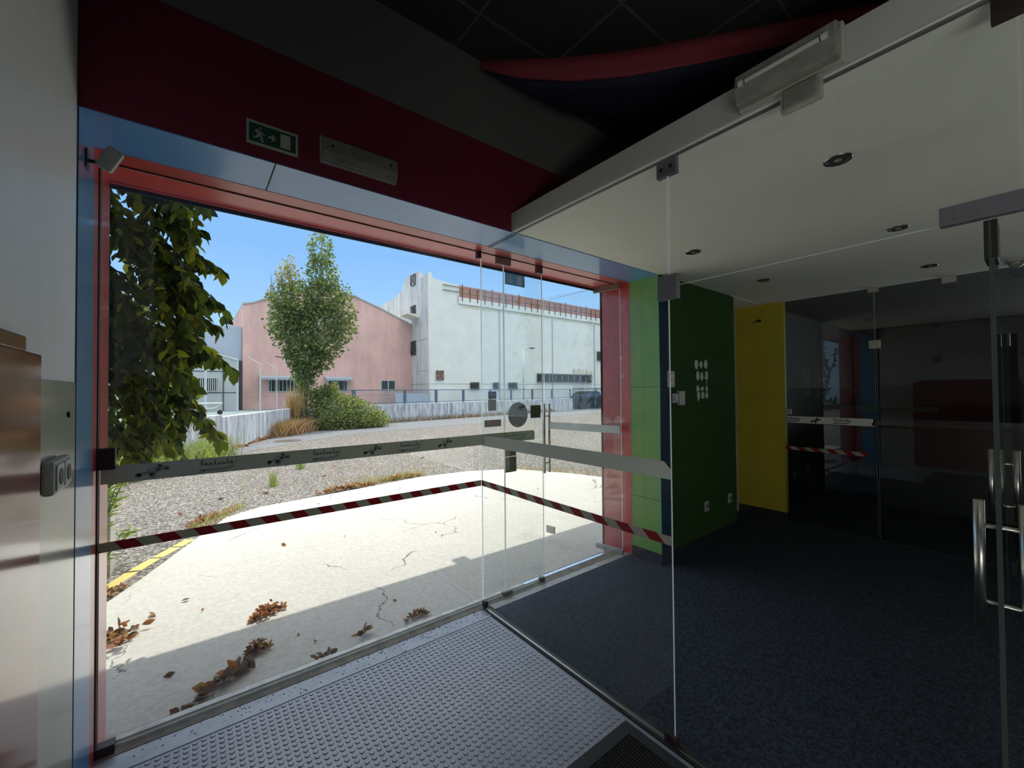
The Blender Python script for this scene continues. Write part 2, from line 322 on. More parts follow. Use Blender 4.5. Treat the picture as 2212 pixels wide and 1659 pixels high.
# studs of the rubber floor: raised round dots in staggered rows (pattern of the floor covering)
cs = []
y = 2.252
while y > .25:
    x = XL+.022
    while x < 1.565:
        cs.append((x, y)); x += .0305
    y -= .0305
cs = np.array(cs); sg = 12; an = np.arange(sg)*2*np.pi/sg
ring = lambda r, z: np.stack([np.cos(an)*r, np.sin(an)*r, np.full(sg, z)], 1)
tmpl = np.concatenate([ring(.0112, .0002), ring(.0106, .0024), ring(.0090, .0032)])
V = (cs[:, None, :]*1.0); V = np.concatenate([V, np.zeros((len(cs), 1, 1))], 2)+tmpl[None]
base = (np.arange(len(cs))*36)[:, None, None]
q = np.array([[i+a*12, (i+1) % 12+a*12, (i+1) % 12+(a+1)*12, i+(a+1)*12] for a in (0, 1) for i in range(12)])
fl = bpy.data.objects['floor']
studs = raw('rubber_stud', V.reshape(-1, 3), (q[None]+base).reshape(-1, 4), ['rubber'], parent=fl, smooth=True, kind='stuff')
# tops
me = bpy.data.meshes.new('stud_top')
tv = (np.concatenate([cs[:, None, :].repeat(12, 1), np.zeros((len(cs), 12, 1))], 2)+ring(.0090, .0032)[None]).reshape(-1, 3)
raw('rubber_stud_top', tv, (np.arange(12)[None]+(np.arange(len(cs))*12)[:, None]), ['rubber'], parent=fl, kind='stuff')
dm_ = MB(); R0 = random.Random(2)
for i in range(230):
    x_ = XL+.02+1.9*R0.random()**.6; x_ = min(x_, 1.565); y_ = 2.376-.10*R0.random()**1.7; r_ = R0.uniform(.0006, .0022)
    dm_.obox((x_, y_, .004), (r_*1.5, r_*R0.uniform(-.8, .8), 0), (-r_*.3, r_*.7, 0), (0, 0, .0008))
tag(dm_.build('dirt_crumbs', 'dark'), 'black dirt crumbs scattered along the smooth floor strip by the sill', 'dirt', kind='stuff')
st(MB().box(1.625, 9.2, -4, 2.34, -.25, .006).build('floor.001', 'carpet'))
st(MB().box(XL, 1.58, 2.270, 2.376, -.2, .003).build('trim_1', 'rubber_margin'))
st(MB().prism([(XL, 2.383, -.15), (XL, 2.383, .003), (XL, 2.434, .026), (XL, 2.434, -.15)], (3.61, 0, 0)).build('trim_2', 'marble2'))
st(MB().mat(0).box(XL, 2.0, 2.434, 2.468, -.2, .030).mat(1).box(2.0, 3.10, 2.434, 2.462, -.2, .028).mat(0).box(XL, 3.10, 2.468, 2.52, -.2, -.03).build('trim_3', ['marble', 'alu']))
st(MB().box(1.64, 3.16, 2.318, 2.379, -.2, .009).build('trim_4', 'marble2'))
# ceilings
KX0, KX1, KY0, KY1 = .12, 1.28, -1.55, -.25           # unseen roof opening behind the camera, added to brighten the room
def holed(mb, x0, x1, y0, y1, z0, z1):
    mb.box(x0, KX0, y0, y1, z0, z1).box(KX1, x1, y0, y1, z0, z1).box(KX0, KX1, y0, KY0, z0, z1).box(KX0, KX1, KY1, y1, z0, z1); return mb
cl = MB(); holed(cl, XL-.3, 9.2, -4, YW+.02, ZC, ZC+.05)
cl.mat(1)
x = 1.165-.535*3
while x < 7:
    if not KX0 < x < KX1: cl.box(x-.007, x+.007, -4, YW, ZC-.004, ZC+.01)
    else: cl.box(x-.007, x+.007, KY1, YW, ZC-.004, ZC+.01).box(x-.007, x+.007, -4, KY0, ZC-.004, ZC+.01)
    x += .535
y = 1.745
while y > -4:
    if not KY0 < y < KY1: cl.box(XL, 7, y-.007, y+.007, ZC-.0035, ZC+.01)
    else: cl.box(XL, KX0, y-.007, y+.007, ZC-.0035, ZC+.01).box(KX1, 7, y-.007, y+.007, ZC-.0035, ZC+.01)
    y -= .485
st(cl.build('ceiling', ['tile_black', 'tile_line']))
# lobby ceiling: a dropped slab with its grey edge
st(MB().mat(1).box(1.56, 1.575, -4, YW, ZS-.002, 2.60).mat(0).box(1.575, XE+.03, -4, YW-.001, ZS, 2.60).mat(2).box(XE+.03, 9.2, -4, YW-.001, ZS, 2.60).build('ceiling.001', ['cream', 'bulk', 'black_int']))
st(MB().box(1.588, 1.600, -4, YW, ZS-.008, ZS).build('trim_5', 'clamp'))
# left wall, wainscot and its gloss lining
st(MB().mat(0).box(XL-.3, XL, -.7, 1.985, 0, ZC).mat(1).box(XL-.3, XL, -4, -3.8, 0, ZC).box(XL-.3, XL, -3.8, -.7, 0, .1).box(XL-.3, XL, -3.8, -.7, 1.0, ZC).build('wall_left', ['paint_grey', 'black_int']))  # rear gap and its dark surround added for the side fill lamp
st(MB().box(XL-.3, XL-.002, 1.985, 2.0, 0, ZC).build('trim_6', 'dark'))
st(MB().box(XL, XL+.004, -.7, 1.975, 0, 1.54).build('wall_left.001', 'wainscot', bevel=.002))
rp = MB().box(XL+.004, XL+.018, .2, 1.512, .0, 1.598)
st(rp.build('wall_left.002', 'red_gloss', bevel=.004))
st(MB().box(XL+.0, XL+.014, .2, 1.41, 1.598, 1.632).build('trim_7', 'red_gloss', bevel=.003))
# front wall: dark red over the window, charcoal above it
fw = MB().mat(0).box(XL-.3, XE+.02, YW, 2.60, ZS, 2.97).mat(1).box(XL-.3, XE+.02, YW, 2.60, 2.97, ZC+.3)
st(fw.build('wall_front', ['wall_red', 'wall_grey']))
# blue lining of the window recess
bl = MB().box(XL, XG, YW+.002, YB, ZS-.004, ZS)
bl.box(XL-.05, XL, YW, YB+.001, 0, ZS)
st(bl.build('trim_8', 'blue'))
gm = MB()
for xx in (.28, 1.585): gm.box(xx-.0025, xx+.0025, YW+.004, YB-.002, ZS-.0055, ZS-.0035)
gm.box(XL-.001, XL+.0012, YW+.002, YW+.01, 0, ZS)
st(gm.build('trim_9', 'dark'))
# red steel frame
rf = MB().box(XL-.001, XG+.03, YB, YO-.03, ZS-.006, ZS+.10)
rf.box(XL-.001, XG+.03, YO-.03, YO, ZS-.012, ZS+.10)
rf.box(XL-.12, XL+.0, YB, YG-.02, -.05, ZS)
rf.box(XL-.12, XL+.006, YG+.012, YO, -.05, ZS)
rf.box(XG+.0, XG+.16, YB, YO-.012, -.05, ZS)
st(rf.build('window_frame_red' if False else 'trim_10', 'red', bevel=.002))
st(MB().box(XL, XG, YG-.012, YG-.004, ZS-.010, ZS-.005).box(XL-.001, XL+.003, YG-.02, YG+.012, 0, ZS).box(XG-.006, XG+.001, YO-.022, YO-.006, 0, ZS).box(XL, XG, YO-.008, YO+.004, ZS-.03, ZS-.01).build('trim_11', 'dark'))
# green return and lobby walls
gr = MB().mat(0).box(XG, XG+.14, YW, YB-.001, .1, ZS-.004).mat(2).box(XG-.003, XG+.14, YW-.003, YB-.001, 0, .1)
gr.mat(3).box(XG-.0006, XG+.01, YW+.0, YB-.002, 1.522, 1.5255).box(XG-.0006, XG+.01, YW, YB-.002, .548, .5515)
gr.mat(1).box(XG+.008, 4.56, YW-.0, YW+.12, .1, ZS-.001).mat(2).box(XG+.008, 4.56, YW-.003, YW+.12, 0, .1)
st(gr.build('wall_right', ['green', 'green_shade', 'plinth', 'dark']))
st(MB().mat(0).box(XE, XE+.06, 1.785, 2.60, .1, ZS).mat(1).box(XE-.002, XE+.06, 1.785, 2.60, 0, .1).mat(2).box(4.45, XE+.1, 2.60, 2.72, 0, ZS+.1).box(4.45, 4.56, 2.12, 2.6, 0, ZS+.1).build('wall_right.001', ['yellow', 'plinth', 'green_shade']))
st(MB().box(3.31, 4.5, 2.14, 2.6, 0, ZS+.3).build('wall_front.001', 'black_int'))
st(MB().box(4.50, XE+.05, YW-.001, 2.60, ZS-.004, ZS).build('ceiling.004', 'cream'))
# dark hall beyond the lobby and the room behind the camera
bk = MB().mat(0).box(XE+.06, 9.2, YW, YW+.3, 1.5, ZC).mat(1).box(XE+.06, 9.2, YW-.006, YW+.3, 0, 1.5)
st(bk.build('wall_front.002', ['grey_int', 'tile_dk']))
st(MB().box(9.2, 9.4, -.6, 2.4, -.25, ZC+.4).box(9.2, 9.4, -4.2, -3.6, -.25, ZC+.4).box(9.2, 9.4, -3.6, -.6, -.25, .3).box(9.2, 9.4, -3.6, -.6, 2.3, ZC+.4).build('wall_right.002', 'black_int'))  # gap added for the hall fill lamp
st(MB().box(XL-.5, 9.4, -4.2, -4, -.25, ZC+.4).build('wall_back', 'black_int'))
st(holed(MB(), -5, 12, -4.3, 2.62, ZC+.05, ZC+.35).build('ceiling.002', 'black_int'))
st(MB().box(KX0-.03, KX0, KY0, KY1, ZC, ZC+.8).box(KX1, KX1+.03, KY0, KY1, ZC, ZC+.8).box(KX0-.03, KX1+.03, KY0-.03, KY0, ZC, ZC+.8).box(KX0-.03, KX1+.03, KY1, KY1+.03, ZC, ZC+.8).build('added_light_shaft', 'cream'))  # lining of the added roof opening
# outer face of the building and its canopy, whose edge throws the shade line on the slab
st(MB().box(-6, XL-.12, 2.3, 2.64, -.3, 3.8).box(XG+.16, 12, 2.3, 2.64, -.3, 3.8).box(XL-.12, XG+.16, 2.6, 2.64, ZS+.1, 3.8).box(-6, -5.8, -4.3, 2.3, -.3, 3.8).build('wall_front.003', 'beige'))
st(MB().box(-6, 12, 2.6, 4.32, 3.2, 3.36).box(2.9, 3.03, 4.32, 4.43, 3.2, 3.28).build('ceiling.003', 'canopy_white'))
# ================================================================== GLASS
def pane(name, p0, p1, z0, z1, parent=None, th=.010, g='glass', label=None, em='edge'):
    """glass sheet between two floor points with polished edges, as one mesh"""
    a = Vector((p0[0], p0[1], 0)); b = Vector((p1[0], p1[1], 0)); d = (b-a).normalized(); n = Vector((-d.y, d.x, 0))*th/2
    v = [a-n, b-n, b+n, a+n]; vs = [x+Vector((0, 0, z0)) for x in v]+[x+Vector((0, 0, z1)) for x in v]
    mb = MB(); mb.mat(0).add(vs, [[0, 1, 5, 4], [2, 3, 7, 6]]); mb.f; mb.mat(1).add(vs, [[3, 2, 1, 0], [4, 5, 6, 7], [1, 2, 6, 5], [3, 0, 4, 7]])
    o = mb.build(name, [g, em], parent)
    if label: o['label'] = label
    return o
def clampbox(name, x0, x1, y0, y1, z0, z1, parent, mt='clamp', screws=None, label=None):
    o = MB().box(x0, x1, y0, y1, z0, z1).build(name, mt, parent, bevel=.0015)
    if label: o['label'] = label
    return o
# window pane left of the corner, and the narrow pane beside the doorway
w1 = st(pane('window_1', (XL+.004, YG), (1.806, YG), .023, ZS-.008))
w2 = st(pane('window_2', (1.812, YG), (2.186, YG), .023, ZS-.008))
clampbox('glass_clamp', XL+.0, -.255, YG-.022, YG+.018, 1.183, 1.272, w1, 'clampdk', label='black clamp on the left edge')
clampbox('glass_clamp', XL+.0, -.25, YG-.03, YG+.02, .004, .045, w1, 'clampdk')
clampbox('glass_clamp', 1.575, 1.602, YG-.022, YG+.014, ZS-.055, ZS-.006, w1, 'clampdk')
clampbox('glass_clamp', 1.745, 1.87, YG-.016, YG+.014, ZS-.06, ZS-.006, w2, 'clampdk')
clampbox('glass_clamp', 2.13, 2.186, YG-.016, YG+.014, ZS-.065, ZS-.006, w2, 'clampdk')
clampbox('floor_clamp', 1.78, 1.86, YG-.016, YG+.016, .006, .042, w2, 'clamp')
clampbox('floor_clamp', 2.14, 2.18, YG-.016, YG+.016, .006, .042, w2, 'clampdk')
# partition: fixed panel, over-panels
gp = thing('glass_partition', 'tall frameless glass side panel standing on the floor track from the window corner', 'glass panel', (XP, 1.7, 0))
pane('glass_panel', (XP, YG-.008), (XP, .968), .012, ZS-.004, gp)
clampbox('top_clamp', XP-.012, XP+.012, .922, 1.012, 2.412, 2.484, gp, 'clamp')
for yy in (.945, .99): MB().tube([(XP-.014, yy, 2.445), (XP-.010, yy, 2.445)], .008).build('clamp_screw', 'black', gp)
clampbox('corner_clamp', XP-.012, XP+.012, YG-.055, YG-.014, .006, .05, gp, 'clampdk')
clampbox('floor_clamp', XP-.015, XP+.015, .955, 1.01, .004, .045, gp, 'clampdk')
gt = thing('glass_transom', 'frameless glass over-panel above the open inner doorway', 'glass panel', (XP, .5, 2))
pane('glass_panel', (XP, .962), (XP, .022), 1.937, ZS-.004, gt)
clampbox('square_clamp', XP-.016, XP+.014, .924, 1.013, 1.882, 1.985, gt, 'clamp', label='square grey metal corner fitting')
clampbox('pivot_fitting', XP-.014, XP+.014, -.15, .161, 1.932, 1.982, gt, 'clamp', label='long grey metal pivot fitting')
clampbox('top_clamp', XP-.014, XP+.012, -.03, .062, 2.42, 2.484, gt, 'clampdk')
gt2 = thing('glass_transom', 'next frameless glass over-panel at the right edge of the view', 'glass panel', (XP, -.5, 2))
pane('glass_panel', (XP, .016), (XP, -1.2), 1.937, ZS-.004, gt2)
tr = tag(MB().mat(0).box(1.578, 1.626, -4, 2.36, -.05, .010).mat(1).box(1.590, 1.600, -4, 2.36, .010, .013).build('floor_track', ['mat_edge', 'steel'], bevel=.004), 'dark floor track under the glass partition between rubber and carpet', 'floor track')
# doors ------------------------------------------------------------
def pull_pair(parent, c, n, z0, z1, s, r=.0125, up=.82, lo=.14, mt='steel'):
    c = Vector(c); n = Vector(n).normalized()
    for k in (-1, 1):
        q = c+n*s/2*k
        h = MB().tube([(q.x, q.y, z0), (q.x, q.y, z1)], r, 14).build('door_handle', mt, parent, smooth=False)
        for p in h.data.polygons: p.use_smooth = len(p.vertices) == 4
    L = z1-z0
    for t in (lo, up):
        z = z0+L*t; a = c-n*s/2; b = c+n*s/2
        MB().tube([(a.x, a.y, z), (b.x, b.y, z)], r*.55, 8).build('handle_bar', mt, parent, smooth=True)
# entrance door, swung outwards
d1 = st(thing('door_1', 'frameless glass entrance door swung open outwards beside the red post', 'door', (3.085, 2.36, 0)))
dA = Vector((3.088, 2.355, 0)); dB = Vector((2.935, 3.222, 0)); dd = (dB-dA).normalized(); dn = Vector((-dd.y, dd.x, 0))
pane('door_glass', dA, dB, .02, ZS-.012, d1)
for z0, z1, k in ((.006, .05, 'lower_hinge'), (ZS-.062, ZS-.008, 'upper_hinge')):
    c = dA+dd*.135+Vector((0, 0, (z0+z1)/2)); MB().obox(c, dd*.135, dn*.014, (0, 0, (z1-z0)/2)).build(k, 'steel' if k[0] == 'u' else 'marble2', d1, bevel=.002)
c = dB-dd*.07+Vector((0, 0, .055)); MB().obox(c, dd*.05, dn*.012, (0, 0, .035)).build('corner_patch', 'plastic_w', d1, bevel=.002)
pull_pair(d1, dB-dd*.03, dn, .64, 1.36, .085)
# inner leaves
M['steel_br'] = mat('bright_steel_tube', (.55, .54, .48), .3, 1.)
def inner_leaf(name, label, x0, x1, y, y1, hx):
    d = st(thing(name, label, 'door', (x0, y, 0)))
    pane('door_glass', (x0, y), (x1, y1), .012, 1.93, d, em='edge_dim')
    s = 1 if x1 > x0 else -1
    MB().box(x0, x0+.10*s, y-.011, y+.013, 1.83, 1.932).build('pivot_patch', 'black', d, bevel=.002)
    MB().box(x0, x0+.17*s, y-.016, y+.018, .008, .11).build('floor_pivot', 'black', d, bevel=.002)
    t = (hx-x0)/(x1-x0); hy = y+(y1-y)*t
    pull_pair(d, (hx, hy+.006, 0), (0, 1, 0), .575, 1.062, .115, r=.0165, up=.80, lo=.20, mt='steel_br')
inner_leaf('door_2', 'open inner glass door leaf seen edge on with steel pull handles', XP+.02, 2.50, .072, .097, 2.42)
inner_leaf('door_3', 'far glass door leaf opened into the lobby, seen edge on', XE-.02, 4.38, .158, .163, 4.45)
# far glass wall
fg = thing('glass_partition', 'frameless glass side panel at the far end of the lobby beside the yellow wall', 'glass panel', (XE, 1.4, 0))
pane('glass_panel', (XE, 1.785), (XE, .998), .01, ZS-.004, fg, g='glass_dark')
clampbox('corner_clamp', XE-.014, XE+.012, .955, 1.04, 1.885, 1.965, fg, 'plastic_w')
clampbox('side_clamp', XE-.012, XE+.01, 1.72, 1.782, 1.21, 1.27, fg, 'plastic_w')
clampbox('top_clamp', XE-.012, XE+.01, .96, 1.04, ZS-.045, ZS-.004, fg, 'plastic_w')
ft2 = thing('glass_transom', 'glass over-panel above the far dark doorway', 'glass panel', (XE, .5, 2))
pane('glass_panel', (XE, .992), (XE, -.8), 1.94, ZS-.004, ft2, g='glass_dark')
clampbox('top_clamp', XE-.012, XE+.01, .44, .53, ZS-.06, ZS-.004, ft2, 'plastic_w')
fd = st(thing('door_4', 'closed dark glass door leaf at the far end of the lobby', 'door', (XE, .6, 0)))
pane('door_glass', (XE, .985), (XE, .20), .012, 1.93, fd, g='glass_dark')
pane('door_glass', (XE, .11), (XE, -1.2), .012, 1.93, fd, g='glass_dark')
# ================================================================== BANDS AND TAPES ON THE GLASS
def squiggle(mb, x0, z0, L, H, to):
    """script-like lettering with a swoosh under it"""
    pts = []
    n = 64
    n = 120
    for i in range(n+1):
        t = i/n; a = t*2*math.pi*8.5; k = int(t*8.5)
        amp = (.30, .13, .13, .27, .12, .12, .28, .13, .22)[k % 9]
        pts.append((x0+L*(t*.90+.035)+L*.042*math.sin(a), z0+H*(.60+amp*(1-math.cos(a))*.62-.05)))
    for (a, b) in zip(pts[:-1], pts[1:]): ribbon(mb, a, b, H*.075, to)
    sw = [(x0+.10*L, z0+H*.20), (x0+.3*L, z0+H*.27), (x0+.5*L, z0+H*.24), (x0+.68*L, z0+H*.28), (x0+.86*L, z0+H*.40), (x0+.90*L, z0+H*.34), (x0+.72*L, z0+H*.19), (x0+.5*L, z0+H*.12), (x0+.28*L, z0+H*.16), (x0+.10*L, z0+H*.20)]
    for (a, b) in zip(sw[:-1], sw[1:]): ribbon(mb, a, b, H*.07, to)
    for i in range(4): ribbon(mb, (x0+.02*L+i*.04*L, z0+.08*H), (x0+.05*L+i*.04*L, z0+.3*H), H*.06, to)
def ribbon(mb, a, b, wd, to):
    dx, dz = b[0]-a[0], b[1]-a[1]; l = math.hypot(dx, dz) or 1; nx, nz = -dz/l*wd/2, dx/l*wd/2
    mb.prism([to(a[0]+nx, a[1]+nz), to(b[0]+nx, b[1]+nz), to(b[0]-nx, b[1]-nz), to(a[0]-nx, a[1]-nz)], to.off)
def disc(mb, cx, cz, r, to, n=14):
    mb.prism([to(cx+r*math.cos(2*math.pi*i/n), cz+r*math.sin(2*math.pi*i/n)) for i in range(n)], to.off)
def kart(mb, x0, z0, L, H, to):
    disc(mb, x0+.13*L, z0+.30*H, .17*H, to); disc(mb, x0+.50*L, z0+.22*H, .17*H, to); disc(mb, x0+.88*L, z0+.62*H, .15*H, to)
    for a, b, wd in (((.1, .3), (.45, .5), .16), ((.4, .3), (.75, .62), .2), ((.6, .55), (.68, .9), .22), ((.66, .88), (.80, .66), .10), ((.35, .62), (.6, .72), .08), ((.75, .6), (.9, .62), .08)):
        ribbon(mb, (x0+a[0]*L, z0+a[1]*H), (x0+b[0]*L, z0+b[1]*H), wd*H, to)
class To:
    def __init__(s, o, d, off): s.o = Vector(o); s.d = Vector(d); s.off = Vector(off)
    def __call__(s, u, z): return s.o+s.d*u+Vector((0, 0, z))
def band(label, o, d, n, L, z0, z1, mt, motifs, lm, chamfer=.012, cat='safety band'):
    """stuck-on strip: o start, d direction, n towards the viewer side"""
    n = Vector(n).normalized(); root = thing('safety_band', label, cat, (o[0], o[1], z0))
    t = To(o, d, n*.0008); mb = MB(); c = chamfer
    mb.prism([t(0, z0), t(L, z0), t(L, z1-c), t(L-c, z1), t(0, z1)], n*.0008); mb.build('strip', mt, root)
    if motifs:
        t2 = To(Vector(o)+n*.0009, d, n*.0004); H = z1-z0
        for kind, u, l in motifs:
            k = MB(); (squiggle if kind == 's' else kart)(k, u, z0+.04*H, l, H*.92, t2)
            k.build('script_print' if kind == 's' else 'kart_print', lm, root)
    return root
band('grey band printed with script lettering and karts across the big window pane', (XL+.01, YG-.0062, 0), (1, 0, 0), (0, -1, 0), 2.093-XL-.01, 1.121, 1.195, 'band',
     [('k', .10, .13), ('s', .325, .155), ('k', .595, .115), ('s', .81, .155), ('k', 1.08, .115), ('s', 1.30, .155), ('k', 1.56, .115), ('s', 2.09, .12+.12)], 'logo')
band('plain grey-green band on the glass side panel towards the open doorway', (XP-.0062, YG-.02, 0), (0, -1, 0), (-1, 0, 0), YG-.02-.968, 1.118, 1.192, 'band', None, None, .03)
c0 = dA+dn*-.0
band('pale band on the open entrance door between handles and hinge', (dA+dd*.01+dn*.0062), dd, dn, .80, 1.100, 1.172, 'band_in', None, None)
band('white band with black script and kart prints on the far glass beside the yellow wall', (XE-.0062, 1.78, 0), (0, -1, 0), (-1, 0, 0), .775, 1.118, 1.192, 'band_in',
     [('s', .0, .15), ('k', .24, .09), ('s', .435, .16), ('k', .755, .02)], 'logo_in', .02)
def tape(label, o, rz, L, z0, z1, mt):
    mb = MB().box(0, L, -.0007, .0007, 0, z1-z0); q = mb.build('hazard_tape', mt, loc=None); q.location = (o[0], o[1], z0); q.rotation_euler = (0, 0, rz)
    return tag(q, label, 'hazard tape')
RED, WHT = (.42, .03, .045), (.55, .55, .48)
tape('red and white striped hazard tape across the big window pane', (XL+.004, YG-.0068, 0), 0, 1.600-XL-.006, .838, .878, tape_mat('tape_window', (.36, .035, .04), (.42, .42, .34), .1325, .75, .42))
tape('red and white striped hazard tape on the glass side panel', (XP-.0068, YG-.012, 0), -math.pi/2, YG-.012-.966, .839, .878, tape_mat('tape_side', RED, WHT, .151, 1.05, .15))
tape('short red and white hazard tape low on the far dark glass', (XE-.0068, 1.78, 0), -math.pi/2, .72, .815, .855, tape_mat('tape_far', RED, WHT, .138, 1.05, .0))
# ================================================================== STICKERS AND SIGNS ON THE WINDOW
YS = YG-.0062
def sticker(label, x0, x1, z0, z1, mt, r=.0, group=None, deco=None):
    mb = MB(); n = 5; pts = []
    r = max(r, .0008)
    for cx, cz, a0 in ((x1-r, z1-r, 0), (x0+r, z1-r, 90), (x0+r, z0+r, 180), (x1-r, z0+r, 270)):
        for i in range(n): a = math.radians(a0+90*i/(n-1)); pts.append((cx+r*math.cos(a), YS, cz+r*math.sin(a)))
    mb.prism(pts, (0, -.0008, 0)); o = mb.build('glass_sticker', mt)
    if deco:
        d = MB(); deco(d); d.build('printed_mark', 'stk_line', o)
    return tag(o, label, 'sticker', group)
sticker('dark maroon rounded square sticker, upper one of two on the window', 1.661, 1.733, 1.443, 1.495, 'stk_dk', .008)
sticker('dark maroon sticker with torn lower part, lower one of two on the window', 1.661, 1.731, 1.357, 1.439, 'stk_dk', .008)
sticker('small dull red rectangular sticker near the window corner', 1.628, 1.773, 1.243, 1.292, 'stk_red', .001)
sticker('square olive green sticker beside the big round one', 2.055, 2.158, 1.288, 1.386, 'stk_olive', .002)
sticker('grey rectangular sticker just under the grey band', 1.809, 1.910, 1.016, 1.095, 'stk_grey', .001)
sticker('lower grey rectangular sticker hanging below the grey band', 1.809, 1.912, .900, 1.012, 'stk_grey', .001)
mb = MB(); mb.prism([(1.932+.094*math.cos(2*math.pi*i/40), YS, 1.319+.094*math.sin(2*math.pi*i/40)) for i in range(40)], (0, -.0008, 0))
cs_ = tag(mb.build('glass_sticker', 'stk_grey'), 'big round grey green sticker seen from behind on the glass', 'sticker')
mk = MB()
for rr_ in (.080, .055):
    pts = [(1.932+rr_*math.cos(2*math.pi*i/36), 1.319+rr_*math.sin(2*math.pi*i/36)) for i in range(37)]
    tt_ = To((0, YS-.0009, 0), (1, 0, 0), (0, -.0003, 0))
    for a, b in zip(pts[:-1], pts[1:]): ribbon(mk, a, b, .0012, tt_)
mk.build('printed_ring', 'stk_line', cs_)
def exit_glyphs(parent, mt, to, X, Z, Wd, Hh, man=True):
    def Rb(name, segs, poly=None, head=False):
        mb = MB()
        if head: disc(mb, X+.235*Wd, Z+.80*Hh, .065*Hh, to, 10)
        for a, b, wd in segs: ribbon(mb, (X+a[0]*Wd, Z+a[1]*Hh), (X+b[0]*Wd, Z+b[1]*Hh), wd*Hh, to)
        if poly: mb.prism([to(X+a*Wd, Z+b*Hh) for a, b in poly], to.off)
        mb.build(name, mt, parent)
    if man:
        Rb('running_man', (((.235, .80), (.225, .68), .10), ((.225, .70), (.20, .44), .20), ((.16, .66), (.22, .70), .10), ((.13, .55), (.16, .68), .09), ((.24, .66), (.27, .52), .09), ((.27, .52), (.325, .50), .09),
                         ((.20, .44), (.26, .32), .12), ((.26, .32), (.265, .12), .11), ((.265, .12), (.30, .11), .09), ((.19, .42), (.16, .28), .12), ((.16, .28), (.085, .26), .10)), head=True)
        Rb('arrow', (((.40, .48), (.545, .48), .11), ((.48, .64), (.555, .48), .10), ((.48, .32), (.555, .48), .10)))
        Rb('door_symbol', (), [(.66, .10), (.88, .10), (.88, .82), (.86, .88), (.66, .88)])
    else:
        Rb('arrow', (((.27, .86), (.27, .22), .10), ((.14, .45), (.27, .20), .11), ((.40, .45), (.27, .20), .11)))
        Rb('door_symbol', (), [(.60, .14), (.86, .14), (.86, .72), (.82, .86), (.60, .80)])
# hanging exit sign behind the glass
es = thing('exit_sign', 'small dark green exit sign with down arrow on the glass beside the doorway', 'exit sign', (1.82, YS, 2.29))
MB().box(1.818, 2.006, YS-.0012, YS, 2.287, 2.378).build('sign_plate', 'sign_green', es)
exit_glyphs(es, 'stk_line', To((0, YS-.0013, 0), (1, 0, 0), (0, -.0003, 0)), 1.818, 2.287, .188, .091, False)
es = thing('exit_sign', 'green running man exit sign on the dark red wall above the window', 'exit sign', (.17, YW, 2.54))
MB().box(.173, .365, YW-.004, YW-.0005, 2.537, 2.637).build('sign_border', 'sign_white', es)
MB().box(.182, .356, YW-.0048, YW-.004, 2.549, 2.626).build('sign_plate', 'sign_green', es)
exit_glyphs(es, 'sign_white', To((0, YW-.0049, 0), (1, 0, 0), (0, -.0003, 0)), .182, 2.549, .174, .077, True)
# emergency luminaire on the red wall
lu = thing('emergency_light', 'dusty emergency light box on the dark red wall beside the exit sign', 'emergency light', (.63, YW, 2.55))
MB().box(.454, .811, YW-.02, YW-.0005, 2.545, 2.665).build('base', 'plastic_w', lu, bevel=.004)
dfm = MB(); dfm.prism([(.458, YW-.02, 2.55), (.458, YW-.02, 2.66), (.458, YW-.045, 2.65), (.458, YW-.052, 2.585), (.458, YW-.04, 2.55)], (.349, 0, 0))
dfm.build('diffuser', 'plastic_clear', lu, bevel=.003)
for x_ in (.50, .77): MB().tube([(x_, YW-.054, 2.615), (x_, YW-.045, 2.615)], .006).build('screw', 'black', lu)
# emergency luminaire on the bulkhead
lu = thing('emergency_light', 'emergency light with cloudy diffuser on the grey bulkhead edge', 'emergency light', (1.56, .49, 2.5))
MB().box(1.535, 1.5595, .345, .645, 2.485, 2.605).build('base', 'plastic_w', lu, bevel=.003)
dfm = MB(); dfm.prism([(1.535, .35, 2.488), (1.535, .35, 2.602), (1.495, .35, 2.59), (1.485, .35, 2.54), (1.50, .35, 2.49)], (0, .29, 0)); dfm.build('diffuser', 'plastic_clear', lu, bevel=.006)
MB().tube([(1.482, .39, 2.548), (1.482, .60, 2.548)], .007, 10).tube([(1.482, .37, 2.548), (1.482, .385, 2.548)], .010, 10).tube([(1.482, .607, 2.548), (1.482, .622, 2.548)], .010, 10).build('lamp_tube', 'sign_white', lu)
hb = thing('wall_sensor', 'small grey box hanging under the emergency light on the bulkhead', 'sensor', (1.55, .46, 2.42))
MB().box(1.535, 1.558, .40, .515, 2.405, 2.484).build('housing', 'plastic_w', hb, bevel=.006)
MB().box(1.528, 1.535, .412, .503, 2.415, 2.476).build('front_cover', 'plastic_clear', hb, bevel=.003)
# movement sensor on bracket in the window corner
se = thing('motion_sensor', 'grey bullet shaped sensor on a bracket in the upper left window corner', 'sensor', (XL, 2.14, 2.38))
MB().box(XL, XL+.006, 2.12, 2.17, 2.33, 2.40).build('wall_plate', 'steel_dk', se, bevel=.002)
MB().tube([(XL+.004, 2.145, 2.362), (XL+.03, 2.14, 2.36), (XL+.045, 2.135, 2.375)], .007, 8).build('bracket', 'steel_dk', se, smooth=True)
a = Vector((-.222, 2.08, 2.40)); b = Vector((-.262, 2.10, 2.325))
hs_ = MB(); d_ = (b-a).normalized(); s_ = Vector((1, 0, 0)); s_ = (s_-d_*s_.dot(d_)).normalized(); t_ = d_.cross(s_)
hs_.obox((a+b)/2, s_*.024, t_*.022, d_*((b-a).length/2)); hs_.build('housing', 'plastic_w', se, bevel=.009)
